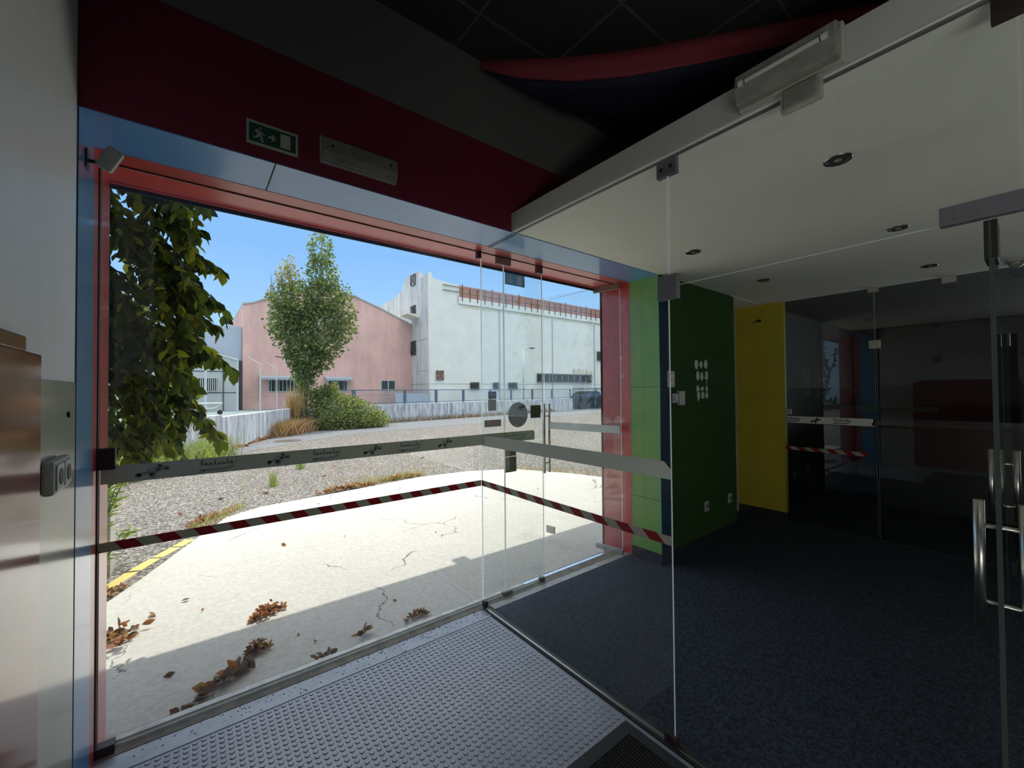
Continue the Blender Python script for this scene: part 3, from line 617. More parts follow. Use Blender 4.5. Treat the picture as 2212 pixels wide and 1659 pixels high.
# double socket on the left wall
so_ = thing('wall_socket', 'white double socket box on the glossy wall panel', 'socket', (XL, 1.67, 1.25))
MB().box(XL+.0045, XL+.030, 1.575, 1.755, 1.235, 1.325).build('surface_box', 'plastic_w', so_, bevel=.008)
for yy in (1.622, 1.708):
    MB().box(XL+.0302, XL+.034, yy-.036, yy+.036, 1.246, 1.314).build('face_plate', 'sign_white', so_, bevel=.002)
    MB().tube([(XL+.0341, yy, 1.28), (XL+.0355, yy, 1.28)], .022, 20).build('socket_well', 'black', so_)
tag(MB().box(XL+.0042, XL+.010, 1.86, 1.868, 1.428, 1.446).build('wall_mark', 'dark', bevel=.002), 'small dark hole cover on the gloss panel above the socket', 'wall plug')
# things on the shaded green wall
fs = thing('fire_alarm_sign', 'small white framed red alarm sign on the shaded green wall', 'sign', (3.33, YW, 1.52))
MB().box(3.272, 3.384, YW-.003, YW-.0005, 1.521, 1.660).build('sign_border', 'sign_white', fs)
MB().box(3.282, 3.374, YW-.0036, YW-.003, 1.580, 1.650).box(3.282, 3.374, YW-.0036, YW-.003, 1.531, 1.572).build('sign_field', 'sign_red', fs)
MB().box(3.298, 3.33, YW-.0042, YW-.0036, 1.588, 1.640).box(3.34, 3.366, YW-.0042, YW-.0036, 1.588, 1.64).box(3.292, 3.364, YW-.0042, YW-.0036, 1.540, 1.562).build('pictogram', 'sign_white', fs)
cp = thing('alarm_call_point', 'dark red fire alarm call point under the alarm sign', 'fire alarm', (3.33, YW, 1.37))
MB().box(3.275, 3.388, YW-.04, YW-.0005, 1.375, 1.470).build('housing', 'stk_dk', cp, bevel=.006)
MB().box(3.315, 3.365, YW-.043, YW-.0402, 1.405, 1.445).build('press_glass', 'stk_line', cp)
tag(MB().box(3.414, 3.511, YW-.03, YW-.0005, 1.357, 1.487).build('junction_box', 'plastic_w', bevel=.006), 'beige rectangular cover box beside the fire alarm call point', 'cover box')
pads = [(3.767, 1.735, .032, .045), (3.853, 1.734, .026, .034), (3.942, 1.741, .030, .046), (3.789, 1.626, .028, .046), (3.862, 1.623, .026, .04), (3.955, 1.629, .024, .046),
        (3.786, 1.503, .026, .034), (3.872, 1.503, .022, .024), (3.953, 1.498, .022, .034), (3.797, 1.440, .026, .048), (3.876, 1.442, .026, .034), (3.953, 1.443, .026, .036)]
rows = ['top row', 'second row', 'third row', 'bottom row']; pos = ['left', 'middle', 'right']
for i, (cx, cz, rx, rz) in enumerate(pads):
    mb = MB(); r2 = random.Random(i)
    mb.prism([(cx+rx*(1+.12*r2.uniform(-1, 1))*math.cos(2*math.pi*j/14), YW-.0005, cz+rz*(1+.12*r2.uniform(-1, 1))*math.sin(2*math.pi*j/14)) for j in range(14)], (0, -.003, 0))
    tag(mb.build('glue_pad', 'putty'), f'white glue blob on the shaded green wall, {pos[i%3]} one of the {rows[i//3]}', 'glue blob', 'glue blobs left on the green wall')
tt_ = To((0, YW-.0005, 0), (1, 0, 0), (0, -.0022, 0))
for (a, b), lb in ((((3.875, 1.608), (3.94, 1.61)), 'thin glue smear joining two blobs of the second row'), (((3.955, 1.585), (3.955, 1.535)), 'long vertical glue smear between second and third row'), (((3.81, 1.503), (3.852, 1.503)), 'thin glue smear joining two blobs of the third row')):
    mb = MB(); ribbon(mb, a, b, .008, tt_); tag(mb.build('glue_smear', 'putty'), lb, 'glue smear')
for x0, lb in ((3.872, 'white wall socket low on the shaded green wall, nearer the entrance'), (4.352, 'white wall socket low on the shaded green wall, nearer the yellow wall')):
    q = thing('wall_socket', lb, 'socket', (x0, YW, .33), 'sockets on the dark green wall')
    MB().box(x0, x0+.08, YW-.011, YW-.0005, .325, .420).build('face_plate', 'plastic_w', q, bevel=.004)
    MB().tube([(x0+.045, YW-.0122, .373), (x0+.045, YW-.0105, .373)], .022, 18).build('socket_well', 'clamp', q)
tag(MB().box(XE-.014, XE, 2.015, 2.06, 2.29, 2.315).tube([(XE-.004, 2.06, 2.30), (XE-.004, 2.12, 2.285)], .003).build('cable_stub', 'black'), 'small black cable end sticking from the yellow wall', 'cable')
# downlights
def downlight(x, y, label):
    q = thing('downlight', label, 'ceiling light', (x, y, ZS), 'recessed spotlights in the lobby ceiling')
    n = 28; vs = []; R0 = [(.052, -.001), (.050, -.006), (.038, -.006), (.034, .0)]
    mb = MB()
    for r, z in R0: vs += [(x+r*math.cos(2*math.pi*j/n), y+r*math.sin(2*math.pi*j/n), ZS+z) for j in range(n)]
    mb.add(vs, [[k*n+j, k*n+(j+1) % n, (k+1)*n+(j+1) % n, (k+1)*n+j] for k in range(3) for j in range(n)])
    mb.build('rim', 'steel', q, smooth=True)
    MB().tube([(x, y, ZS-.0035), (x, y, ZS-.001)], .036, 24).build('reflector', 'steel_dk', q)
    MB().sphere((x, y, ZS-.003), .014, (1, 1, .5)).build('bulb', 'plastic_clear', q, smooth=True)
for (x, y), lb in (((2.198, .521), 'recessed spotlight in the cream ceiling nearest the camera'), ((3.44, .525), 'recessed spotlight above the open inner door, second from camera'), ((2.837, 1.517), 'recessed spotlight in the bright ceiling near the green wall'),
                   ((4.72, .538), 'recessed spotlight in the dim ceiling before the far glass'), ((4.095, 1.528), 'recessed spotlight in the dim ceiling beside the green wall')): downlight(x, y, lb)
dc = thing('dome_camera', 'white dome security camera under the lobby ceiling at the right edge', 'security camera', (5.05, .10, ZS))
MB().tube([(5.05, .10, ZS-.02), (5.05, .10, ZS-.0005)], .06, 24).build('base', 'plastic_w', dc); MB().sphere((5.05, .10, ZS-.02), .045).build('dome', 'plastic_clear', dc, smooth=True)
# doormat
dm = thing('doormat', 'black rubber edged doormat on the studded floor at the bottom edge', 'doormat', (.9, .8, 0))
MB().box(.25, 1.550, .45, 1.178, .0035, .010).build('border', 'mat_edge', dm, bevel=.002)
k = MB(); yy = .50
while yy < 1.12: k.box(.30, 1.50, yy, yy+.006, .010, .0135); yy += .011
k.build('ribbed_pile', 'mat', dm)
# dark hall furniture
ct = thing('reception_counter', 'dark reception counter beyond the far glass doors', 'counter', (7.4, .7, 0))
MB().box(7.0, 7.8, -.9, 1.3, 0, 1.02).build('body', 'tile_dk', ct); MB().box(6.93, 7.85, -.95, 1.35, 1.02, 1.06).build('worktop', 'grey_int', ct, bevel=.005)
# cloth sail under the high ceiling
rt_ = [(1040, 130), (1120, 128), (1240, 122), (1360, 108), (1500, 83), (1640, 57), (1790, 27), (1930, -3), (2060, -30)]
rm_ = [(1040, 132), (1130, 168), (1240, 176), (1360, 165), (1500, 138), (1640, 108), (1790, 62), (1930, 8), (2060, -22)]
rb_ = [(1042, 134), (1150, 198), (1230, 246), (1360, 262), (1500, 274), (1640, 285), (1790, 290), (1930, 290), (2060, 290)]
sa = thing('cloth_sail', 'red and navy cloth sail hanging under the black tiled ceiling', 'sail', (2.5, 1.4, 3.2))
T = [P(*p, 'z', 3.40-.10*math.sin(math.pi*i/8)) for i, p in enumerate(rt_)]; Mi = [P(*p, 'z', 3.40-.22*math.sin(math.pi*i/8)) for i, p in enumerate(rm_)]; Bo = [P(*p, 'z', 3.40-.16*math.sin(math.pi*i/8)) for i, p in enumerate(rb_)]
def strip(A, B, nm, mt):
    vs = []; fs = []
    k = 6
    for a, b in zip(A, B):
        for j in range(k+1): t = j/k; p = a.lerp(b, t); vs.append((p.x, p.y, p.z-.05*math.sin(math.pi*t)))
    for i in range(len(A)-1):
        for j in range(k): fs.append([i*(k+1)+j, i*(k+1)+j+1, (i+1)*(k+1)+j+1, (i+1)*(k+1)+j])
    o = MB().add(vs, fs).build(nm, mt, sa, smooth=True); s = o.modifiers.new('s', 'SOLIDIFY'); s.thickness = .003; return o
strip(T, Mi, 'red_stripe', 'sail_red'); strip(Mi, Bo, 'navy_stripe', 'sail_navy')
# ================================================================== OUTSIDE: GROUND
ZG = -.05
st(MB().box(-60, 90, 2.64, 120, -.6, ZG-.012).build('ground_asphalt', 'asphalt'))
slab = [(-3.0, 2.60), (-3.0, 3.7), (-.62, 4.05), (-.35, 4.62), (.10, 5.72), (.34, 6.28), (.75, 6.55), (1.57, 6.66), (3.22, 6.95), (4.2, 6.86), (5.05, 6.45), (5.6, 5.4), (5.9, 4.4), (7, 2.60)]
st(MB().prism([(x, y, -.3) for x, y in slab], (0, 0, .3+ZG)).build('ground_slab', 'slab', bevel=.008))
st(MB().prism([(x, y, ZG-.04) for x, y in [(-4, 8), (-1, 11), (1.4, 13.2), (4.4, 15.6), (8, 16.3), (12.3, 16.7), (22.7, 18.9), (60, 25), (60, 31), (30, 24.4), (8, 20.4), (2.6, 19), (-4, 9.5)]], (0, 0, .034)).build('ground_strip', 'asphalt_dk'))
# painted kerb line
yl = MB(); pts = [(-.56, 4.56), (-.40, 4.92), (-.26, 5.18), (-.12, 5.42), (.0, 5.62)]
for i in range(4):
    a, b = Vector((*pts[i], ZG-.012)), Vector((*pts[i+1], ZG-.012)); a2 = a.lerp(b, .04); b2 = a.lerp(b, .93); n = Vector((-(b-a).y, (b-a).x, 0)).normalized()*.05
    yl.prism([a2-n, b2-n, b2+n, a2+n], (0, 0, .004))
tag(yl.build('kerb_line', 'yline'), 'broken yellow painted line along the edge of the slab at left', 'road marking')
tag(MB().tube([(2.45, 14.9, ZG-.02), (2.45, 14.9, ZG-.004)], .42, 24).build('manhole_cover', 'iron'), 'round dark manhole cover in the tree shade', 'manhole cover')
# ================================================================== LOW WALL AND FENCE
ZT = .85
def wallseg(mb, a, b, z0, z1, th=.22):
    a = Vector((*a, 0)); b = Vector((*b, 0)); n = Vector((-(b-a).y, (b-a).x, 0)).normalized()*th
    mb.prism([a+Vector((0, 0, z0)), b+Vector((0, 0, z0)), b+n+Vector((0, 0, z0)), a+n+Vector((0, 0, z0))], (0, 0, z1-z0))
lw = MB(); wallseg(lw, (-3.2, 6.2), (.636, 13.39), -.3, .92); wallseg(lw, (.636, 13.39), (3.30, 18.75), -.3, .86)
tag(lw.build('boundary_wall', 'lowwall', bevel=.01), 'stained white low wall running left of the tree', 'wall')
lw = MB(); wallseg(lw, (3.55, 19.45), (8.07, 20.2), -.3, ZT); wallseg(lw, (8.07, 20.2), (23.75, 22.72), -.3, ZT)
tag(lw.build('boundary_wall', 'lowwall', bevel=.01), 'stained white low wall under the mesh fence right of the bush', 'wall')
tag(MB().box(-1.6, -.545, 4.9, 5.2, -.1, .72).build('garden_pier', 'beige', bevel=.01), 'short beige masonry pier just outside the left edge of the window', 'pier')
fA = Vector((8.07, 20.2+.11, 0)); fD = (Vector((23.54, 22.68+.11, 0))-fA); fL = fD.length; fD.normalize(); fN = Vector((-fD.y, fD.x, 0))
def mesh_panel(parent, a, b, z0, z1, name='mesh_panel', step=.09):
    a, b = Vector(a), Vector(b); d = (b-a); L = d.length; d.normalize(); n = Vector((-d.y, d.x, 0))
    k = MB(); r = .018
    for z in (z0, z1): k.obox((a+b)/2+Vector((0, 0, z)), d*L/2, n*r, (0, 0, r))
    for q in (a, b): k.obox(q+Vector((0, 0, (z0+z1)/2)), d*r, n*r, (0, 0, (z1-z0)/2))
    k.build('panel_frame', 'fence', parent); k = MB(); x = step
    while x < L: k.obox(a+d*x+Vector((0, 0, (z0+z1)/2)), d*.003, n*.003, (0, 0, (z1-z0)/2)); x += step
    z = z0+step
    while z < z1: k.obox((a+b)/2+Vector((0, 0, z)), d*L/2, n*.003, (0, 0, .003)); z += step
    k.build(name, 'fence', parent)
fx = [-4.3, -2.05, .72, 2.72, 4.7, 6.9, 8.84, 11.03, 13.29, 15.66]
fe = thing('mesh_fence', 'blue grey metal mesh fence panels on top of the low white wall', 'fence', tuple(fA+Vector((0, 0, ZT))))
for i in range(len(fx)-1):
    mesh_panel(fe, fA+fD*(fx[i]+.07), fA+fD*(fx[i+1]-.07), ZT+.08, 1.585)
for x in fx:
    q = fA+fD*x; MB().obox(q+Vector((0, 0, (ZT+1.6)/2)), fD*.035, fN*.035, (0, 0, (1.6-ZT)/2)).build('post', 'fence', fe)
gt_ = thing('metal_gate', 'low blue grey mesh gate panels in front of the parked car', 'gate', (24, 22.7, 0))
g0 = Vector((23.95, 22.78, 0)); gD = Vector((1, .02, 0)).normalized()
for i in range(3): mesh_panel(gt_, g0+gD*(i*2.62), g0+gD*(i*2.62+2.5), ZG+.006, 1.10, step=.12)
fe2 = thing('mesh_fence', 'taller mesh fence panels behind the parked car', 'fence', (27, 24.46, 0))
for i in range(5): mesh_panel(fe2, Vector((25.6+i*3.0, 24.46, 0)), Vector((28.5+i*3.0, 24.46, 0)), ZG+.1, 1.66, step=.15)
# ================================================================== YARD BEHIND THE WALL
st(MB().prism([(x, y, .2) for x, y in [(-8, 7), (-3.2, 6.8), (.5, 13.9), (3.1, 19.3), (8, 20.5), (23.6, 22.98), (23.6, 40), (-30, 40), (-30, 10)]], (0, 0, .35)).build('ground_yard', 'court'))
# sports poles
for i, (px, pt, pb, r) in enumerate(((358, 880, 905, .04), (444, 775, 902, .05), (513, 778, 890, .045), (562, 787, 886, .035), (598, 796, 884, .025))):
    b = P(px, pb, 'y', 22.5+i*.6); t = P(px, pt, 'y', 22.5+i*.6)
    if i == 0: continue
    q = thing('yard_pole', ['', 'thickest pale pole in the yard nearest the hanging leaves', 'second pale pole in the yard in front of the grey building corner', 'pale pole standing before the pink wall left of the window', 'thin pale pole in front of the awning window left of the tree'][i], 'pole', (b.x, b.y, .55), 'pale poles in the yard')
    MB().tube([(b.x, b.y, .5), (b.x, b.y, t.z)], r, 10).build('shaft', 'pole', q)
    if i >= 3: MB().tube([(b.x, b.y, t.z), (b.x-.55, b.y, t.z+.35)], r*.7, 8).build('arm', 'pole', q)
wr = MB()
z = 4.0
a, b = P(430, 752, 'y', 22.9), P(513, 778, 'y', 23.7); wr.tube([a, b], .03, 6)
tag(wr.build('top_rail', 'pole'), 'sloping pale rail joining the tops of the yard poles', 'rail')
tf = thing('trailer_frame', 'long white metal trailer frame lying in the yard behind the wall', 'trailer', (1.0, 22, .6))
a, b = P(395, 873, 'y', 22.0), P(480, 873, 'y', 22.0); zt = a.z
MB().tube([(a.x, 22, zt), (b.x, 22, zt)], .03).tube([(a.x, 22, zt-.22), (b.x-.3, 22, zt-.22), (b.x, 22, zt-.03)], .03).tube([(a.x, 22.6, zt), (b.x, 22.6, zt)], .03).tube([(b.x, 22, zt), (b.x, 22.6, zt)], .03).build('rail', 'sign_white', tf)
MB().tube([(b.x-.08, 21.98, .66), (b.x-.08, 22.04, .66)], .10, 16).build('wheel', 'black', tf)
# ================================================================== PINK BUILDING
YP, YH, XH = 27.44, 24.5, 12.31
pk = thing('pink_building', 'low pink rendered building with curved gable behind the tree', 'building', (7, YP, 0))
prof = [(2.22, .3), (2.22, 6.48), (2.75, 6.62), (3.34, 6.92), (4.6, 7.45), (6.0, 7.85), (7.2, 7.92), (8.4, 7.72), (10.08, 7.12), (12.3, 6.2), (12.3, .3)]
MB().prism([(x, YP, z) for x, z in prof], (0, .3, 0)).build('front_wall', 'pink', pk)
MB().box(2.22, 2.5, YP+.3, 42, .3, 6.5).build('side_wall', 'pink', pk)
rf_ = MB(); pr_ = prof[1:-1]
for (x0, z0), (x1, z1) in zip(pr_[:-1], pr_[1:]): rf_.prism([(x0, YP-.06, z0), (x1, YP-.06, z1), (x1, YP-.06, z1+.08), (x0, YP-.06, z0+.08)], (0, 14, 0))
rf_.build('roof', 'annex', pk)
def bars_window(parent, x0, x1, z0, z1, y, nb=6, split=True):
    f = MB().box(x0-.05, x1+.05, y-.04, y-.002, z0-.05, z0).box(x0-.05, x1+.05, y-.04, y-.002, z1, z1+.05).box(x0-.05, x0, y-.04, y-.002, z0, z1).box(x1, x1+.05, y-.04, y-.002, z0, z1)
    if split: f.box((x0+x1)/2-.03, (x0+x1)/2+.03, y-.04, y-.002, z0, z1)
    fr = f.build('window', 'frame_w', parent); MB().box(x0, x1, y-.02, y-.002, z0, z1).build('pane', 'pane', fr)
    if nb:
        for i in range(nb): x = x0+(i+.5)*(x1-x0)/nb; MB().box(x-.018, x+.018, y-.09, y-.042, z0-.02, z1+.02).build('window_bar', 'frame_w', fr)
    return fr
bars_window(pk, 3.52, 4.9, 1.58, 2.22, YP, 7, False); bars_window(pk, 6.75, 7.85, 1.60, 2.2, YP, 3, True); bars_window(pk, 10.13, 11.05, 1.66, 2.24, YP, 0, True)
def awning(x0, x1, z, dep):
    k = MB(); n = 24; vs = []
    for i in range(n+1):
        x = x0+(x1-x0)*i/n; vs += [(x, YP-.01, z+.18), (x, YP-dep, z+.04), (x, YP-dep, z-.05-.05*abs(math.sin(i*math.pi/4)))]
    fs = [f for i in range(n) for f in ([i*3, i*3+1, (i+1)*3+1, (i+1)*3], [i*3+1, i*3+2, (i+1)*3+2, (i+1)*3+1])]
    o = k.add(vs, fs).build('awning', 'awning', pk); s = o.modifiers.new('s', 'SOLIDIFY'); s.thickness = .02
awning(3.0, 4.75, 2.32, .7); awning(6.5, 8.15, 2.30, .5)
MB().box(2.6, 12, YP-.012, YP-.001, 1.28, 1.31).tube([(3.0, YP-.02, 1.0), (3.0, YP-.02, 2.6)], .02).build('conduit', 'pink', pk)
bd = thing('board_stack', 'stack of weathered boards and steps behind the mesh fence', 'boards', (9.4, 25, .55))
for i in range(8): MB().box(8.9+i*.06, 9.9-.0*i, 24.6, 25.2, .551+i*.13, .60+i*.13).build('board', 'wood', bd)
tag(MB().prism([(9.9, 24.2, .551), (12.1, 24.2, .551), (12.1, 24.2, 1.36), (9.75, 24.2, 1.42)], (0, .08, 0)).build('leaning_sheet', 'annex2'), 'pale sheet leaning behind the mesh fence beside the boards', 'sheet')
# grey annex on the left
an_ = thing('grey_annex', 'grey concrete annex with barred window left of the pink building', 'building', (-1, 27.0, 0))
MB().box(1.985, 2.20, YP-.05, YP+.18, .4, 3.3).build('corner_gap', 'steel_dk', an_, label='dark vertical strip at the right corner')
MB().box(-14, 2.2, YP+.2, YP+.6, .3, 5.22).build('upper_wall', 'annex2', an_)
a, b = P(440, 750, 'y', 26.6), P(516, 778, 'y', 26.6)
MB().prism([(-12, 26.6, .3), (1.98, 26.6, .3), (1.98, 26.6, b.z), (a.x, 26.6, a.z), (-12, 26.6, a.z+1.2)], (0, 1.0, 0)).build('lower_wall', 'annex', an_)
MB().prism([(1.99, 26.5, b.z), (a.x, 26.5, a.z), (-12, 26.5, a.z+1.2), (-12, 26.5, a.z+1.3), (a.x, 26.5, a.z+.1), (1.99, 26.5, b.z+.1)], (0, 1.1, 0)).build('lean_to_roof', 'annex2', an_)
bars_window(an_, P(417, 830, 'y', 26.6).x, P(470, 830, 'y', 26.6).x, 1.62, 2.28, 26.6, 12, False)
MB().box(-12, 1.9, 26.585, 26.6, 1.50, 1.54).box(-12, 1.9, 26.585, 26.6, 2.62, 2.66).box(1.28, 1.32, 26.55, 26.6, .5, 2.9).build('wall_joint', 'steel_dk', an_)
# ================================================================== WHITE HANGAR
hg = thing('white_hangar', 'long white rendered warehouse with a red brick parapet behind the fence', 'building', (20, YH, 0))
fp = [(12.31, .3), (52, .3), (52, 7.97), (14.43, 7.97), (14.43, 8.80), (13.4, 8.86), (12.52, 8.98), (12.44, 9.12), (12.42, 9.33), (12.31, 9.33)]
MB().prism([(x, YH, z) for x, z in fp], (0, .3, 0)).build('front_wall', 'hangar', hg)
sp_ = [(24.8, .3), (24.8, 9.33), (25.3, 9.32), (26.12, 9.25), (26.2, 9.80), (27.4, 9.86), (28.5, 9.75), (28.9, 9.3), (29.3, 8.95), (30.7, 8.7), (33.5, 8.62), (40, 8.0), (40, .3)]
MB().prism([(XH, y, z) for y, z in sp_], (.3, 0, 0)).build('side_wall', 'hangar_side', hg)
MB().box(12.6, 52, 24.8, 40, 7.2, 7.4).build('roof', 'annex', hg)
MB().box(14.45, 52, YH+.04, YH+.25, 7.97, 8.80).build('parapet', 'brick', hg, label='red brick parapet')
MB().box(14.40, 52, YH-.05, YH+.0, 7.53, 7.97).box(14.40, 14.46, YH-.06, YH, 7.5, 8.8).build('ledge', 'hangar', hg)
MB().box(14.40, 52, YH-.055, YH-.05, 7.50, 7.535).box(12.31, 52, YH-.014, YH, 1.985, 2.02).build('facade_joint', 'annex', hg)  # thin grey strips along the ledge and the wall
for i, (x0, x1, z0) in enumerate(((14.6, 18.2, 7.32), (18.4, 23, 7.36), (23.4, 28.2, 7.34), (28.5, 33, 7.36))):
    k = MB(); n = 16; vs = []
    rr2 = random.Random(i)
    for j in range(n+1): x = x0+(x1-x0)*j/n; vs += [(x, YH-.003, 7.5), (x, YH-.003, z0-.12*rr2.random())]
    k.add(vs, [[j*2, j*2+1, j*2+3, j*2+2] for j in range(n)]).build('damp_stain', 'stain', hg)
r2 = random.Random(3); x = 14.72; i = 0
while x < 46:
    b = .0 if i % 4 else .22
    MB().box(x-.022, x+.022, YH-.10, YH-.06, 7.72-.0*b, 8.66+b).build('rod', 'iron', hg)
    x += .62+.02*r2.random(); i += 1
k = MB()
for z in (8.28, 8.62): k.box(14.5, 46, YH-.058, YH-.045, z-.012, z+.012)
k.box(13.2, 14.45, YH-.08, YH-.05, 8.62, 8.66).box(13.2, 14.45, YH-.08, YH-.05, 8.28, 8.32); k.build('rail', 'iron', hg)
for x in (17.9, 23.25, 28.4, 33.5): MB().box(x-.03, x+.03, YH-.07, YH-.0, .4, 7.5).build('drainpipe', 'annex2' if x != 23.25 else 'beige', hg)
def grille(x0, x1, z0, z1, nb, pane_m='pane'):
    f = MB().box(x0-.08, x1+.08, YH-.05, YH-.002, z0-.08, z0-.03).box(x0-.08, x1+.08, YH-.05, YH-.002, z1+.03, z1+.08).box(x0-.08, x0-.03, YH-.05, YH-.002, z0-.03, z1+.03).box(x1+.03, x1+.08, YH-.05, YH-.002, z0-.03, z1+.03).build('window', 'frame_w', hg)
    MB().box(x0, x1, YH-.03, YH-.002, z0, z1).build('pane', pane_m, f)
    g = MB(); w_ = (x1-x0)/nb
    for i in range(nb):
        a, b = x0+i*w_, x0+(i+1)*w_
        g.tube([(a, YH-.14, z0-.06), (b, YH-.14, z1+.06)], .018, 5).tube([(b, YH-.14, z0-.06), (a, YH-.14, z1+.06)], .018, 5).tube([((a+b)/2, YH-.14, z0-.08), ((a+b)/2, YH-.14, z1+.08)], .014, 5)
    for i in range(nb+1): g.tube([(x0+i*w_, YH-.14, z0-.1), (x0+i*w_, YH-.14, z1+.1)], .022, 5)
    for z in (z0-.06, z1+.06): g.tube([(x0, YH-.14, z), (x1, YH-.14, z)], .018, 5)
    g.build('window_grille', 'iron', f)
grille(12.72, 13.18, 2.32, 2.80, 1, 'brick'); grille(15.35, 16.0, 1.70, 2.04, 2); grille(17.3, 17.7, 1.70, 2.04, 1); grille(18.7, 19.45, 1.70, 2.04, 2); grille(28.75, 29.6, 4.2, 4.9, 2)
k = 9; 
for i in range(k):
    a = 21.5+i*(28.0-21.5)/k; grille(a+.05, a+.62, 2.22, 2.78, 1)
rs = MB()
for i in range(12):
    x = 25.6+i*.21; l = .15+.35*r2.random(); rs.box(x, x+.04+.05*r2.random(), YH-.004, YH-.001, 2.88, 2.9+l); rs.box(x+.05, x+.10, YH-.004, YH-.001, 2.12-l*1.8, 2.12)
rs.build('rust_streak', 'rust', hg)
def side_grille(y0, y1, z0, z1, pm='pane'):
    f = MB().box(XH-.05, XH-.002, y0-.05, y1+.05, z0-.05, z0).box(XH-.05, XH-.002, y0-.05, y1+.05, z1, z1+.05).box(XH-.05, XH-.002, y0-.05, y0, z0, z1).box(XH-.05, XH-.002, y1, y1+.05, z0, z1).build('window', 'iron', hg)
    MB().box(XH-.03, XH-.002, y0, y1, z0, z1).build('pane', pm, f)
    MB().tube([(XH-.12, y0, z0), (XH-.12, y1, z1)], .025, 5).tube([(XH-.12, y1, z0), (XH-.12, y0, z1)], .025, 5).tube([(XH-.12, y0, z0), (XH-.12, y0, z1)], .025, 5).tube([(XH-.12, y1, z0), (XH-.12, y1, z1)], .025, 5).build('window_grille', 'iron', f)
side_grille(26.75, 27.3, 6.85, 7.5); side_grille(26.75, 27.3, 4.1, 5.0); side_grille(26.75, 27.3, 9.0, 9.7, 'annex2')
MB().prism([(XH-.9, 26.1, 6.75), (XH-.002, 26.1, 6.55), (XH-.002, 26.1, 6.8), (XH-.9, 26.1, 6.8)], (0, 1.25, 0)).build('balcony', 'hangar', hg)
MB().box(XH-.02, XH-.002, 24.9, 26.6, 5.0, 5.04).box(XH-.02, XH-.002, 24.9, 27.4, 2.0, 2.04).box(XH-.02, XH-.002, 26.55, 26.6, .5, 6.5).box(XH-.014, XH-.002, 25.0, 26.4, 2.9, 2.94).build('wall_crack', 'annex', hg)
# lamp post
lp = thing('street_lamp', 'slim grey street lamp in front of the white hangar', 'street lamp', (18.9, 22.9, .5))
MB().tube([(18.95, 23.0, .5), (18.95, 23.0, 4.5)], [.06, .045], 10).tube([(18.95, 23.0, 4.45), (19.05, 23.0, 4.56), (19.5, 23.0, 4.62)], .03, 8).build('pole', 'pole', lp, smooth=True)
MB().sphere((19.75, 23.0, 4.64), .3, (1, .4, .25)).build('lamp_head', 'clamp', lp, smooth=True)
# distant wire
MB().tube([P(1186, 668, 'y', 24.55), P(1188, 647, 'y', 24.55), P(1300, 620, 'y', 20.0), P(1420, 590, 'y', 17.0)], .012, 5).build('overhead_wire', 'black', hg)
# car
cr_ = thing('car', 'dark hatchback parked behind the low gate, half hidden by the red post', 'car', (28.4, 24.3, ZG))
cx, cy = P(1258, 880, 'y', 22.98).x, 22.98
# body profile
side = [(0, .35), (.02, .72), (.10, .92), (.38, 1.22), (.75, 1.42), (1.5, 1.47), (2.05, 1.40), (2.65, 1.02), (3.5, .90), (3.85, .74), (3.92, .5), (3.90, .28), (.1, .26)]
MB().prism([(cx+x, cy, ZG+z) for x, z in side], (0, 1.42, 0)).build('body', 'car', cr_, bevel=.06)
MB().prism([(cx+x, cy-.004, ZG+z) for x, z in [(.55, .98), (.62, 1.20), (.9, 1.36), (1.38, 1.39), (1.38, .98)]], (0, .01, 0)).prism([(cx+x, cy-.004, ZG+z) for x, z in [(1.46, .98), (1.46, 1.39), (1.95, 1.34), (2.45, 1.0)]], (0, .01, 0)).build('side_window', 'carglass', cr_)
MB().prism([(cx+2.10, cy+.1, ZG+1.40), (cx+2.64, cy+.1, ZG+1.06), (cx+2.66, cy+.1, ZG+1.05), (cx+2.12, cy+.1, ZG+1.43)], (0, 1.22, 0)).build('windscreen', 'carglass', cr_)
for wx in (.72, 3.15):
    for wy in (cy-.02, cy+1.24): MB().tube([(cx+wx, wy, ZG+.29), (cx+wx, wy+.2, ZG+.29)], .30, 20).tube([(cx+wx, wy-.005, ZG+.29), (cx+wx, wy, ZG+.29)], .17, 14).build('wheel', 'black', cr_)
# ================================================================== VEGETATION
def inpoly(poly, x, y):
    c = False; n = len(poly)
    for i in range(n):
        x0, y0 = poly[i]; x1, y1 = poly[i-1]
        if (y0 > y) != (y1 > y) and x < (x1-x0)*(y-y0)/(y1-y0)+x0: c = not c
    return c
LT = np.array([[0, 0, 0], [.22, .30, .02], [.30, .62, .0], [.16, .86, -.05], [0, 1.08, -.14], [-.16, .86, -.05], [-.30, .62, .0], [-.22, .30, .02], [0, .32, -.07], [0, .66, -.10]])
LF = np.array([[0, 1, 8, 8], [1, 2, 9, 8], [2, 3, 9, 9], [3, 4, 9, 9], [4, 5, 9, 9], [5, 6, 9, 9], [6, 7, 8, 9], [7, 0, 8, 8]])
LF3 = np.array([[0, 1, 8], [1, 2, 9], [1, 9, 8], [2, 3, 9], [3, 4, 9], [4, 5, 9], [5, 6, 9], [6, 7, 9], [7, 8, 9], [7, 0, 8]])
QT = np.array([[0, 0, 0], [.34, .5, .06], [0, 1, -.05], [-.34, .5, .06]]); QF = np.array([[0, 1, 2], [0, 2, 3]])
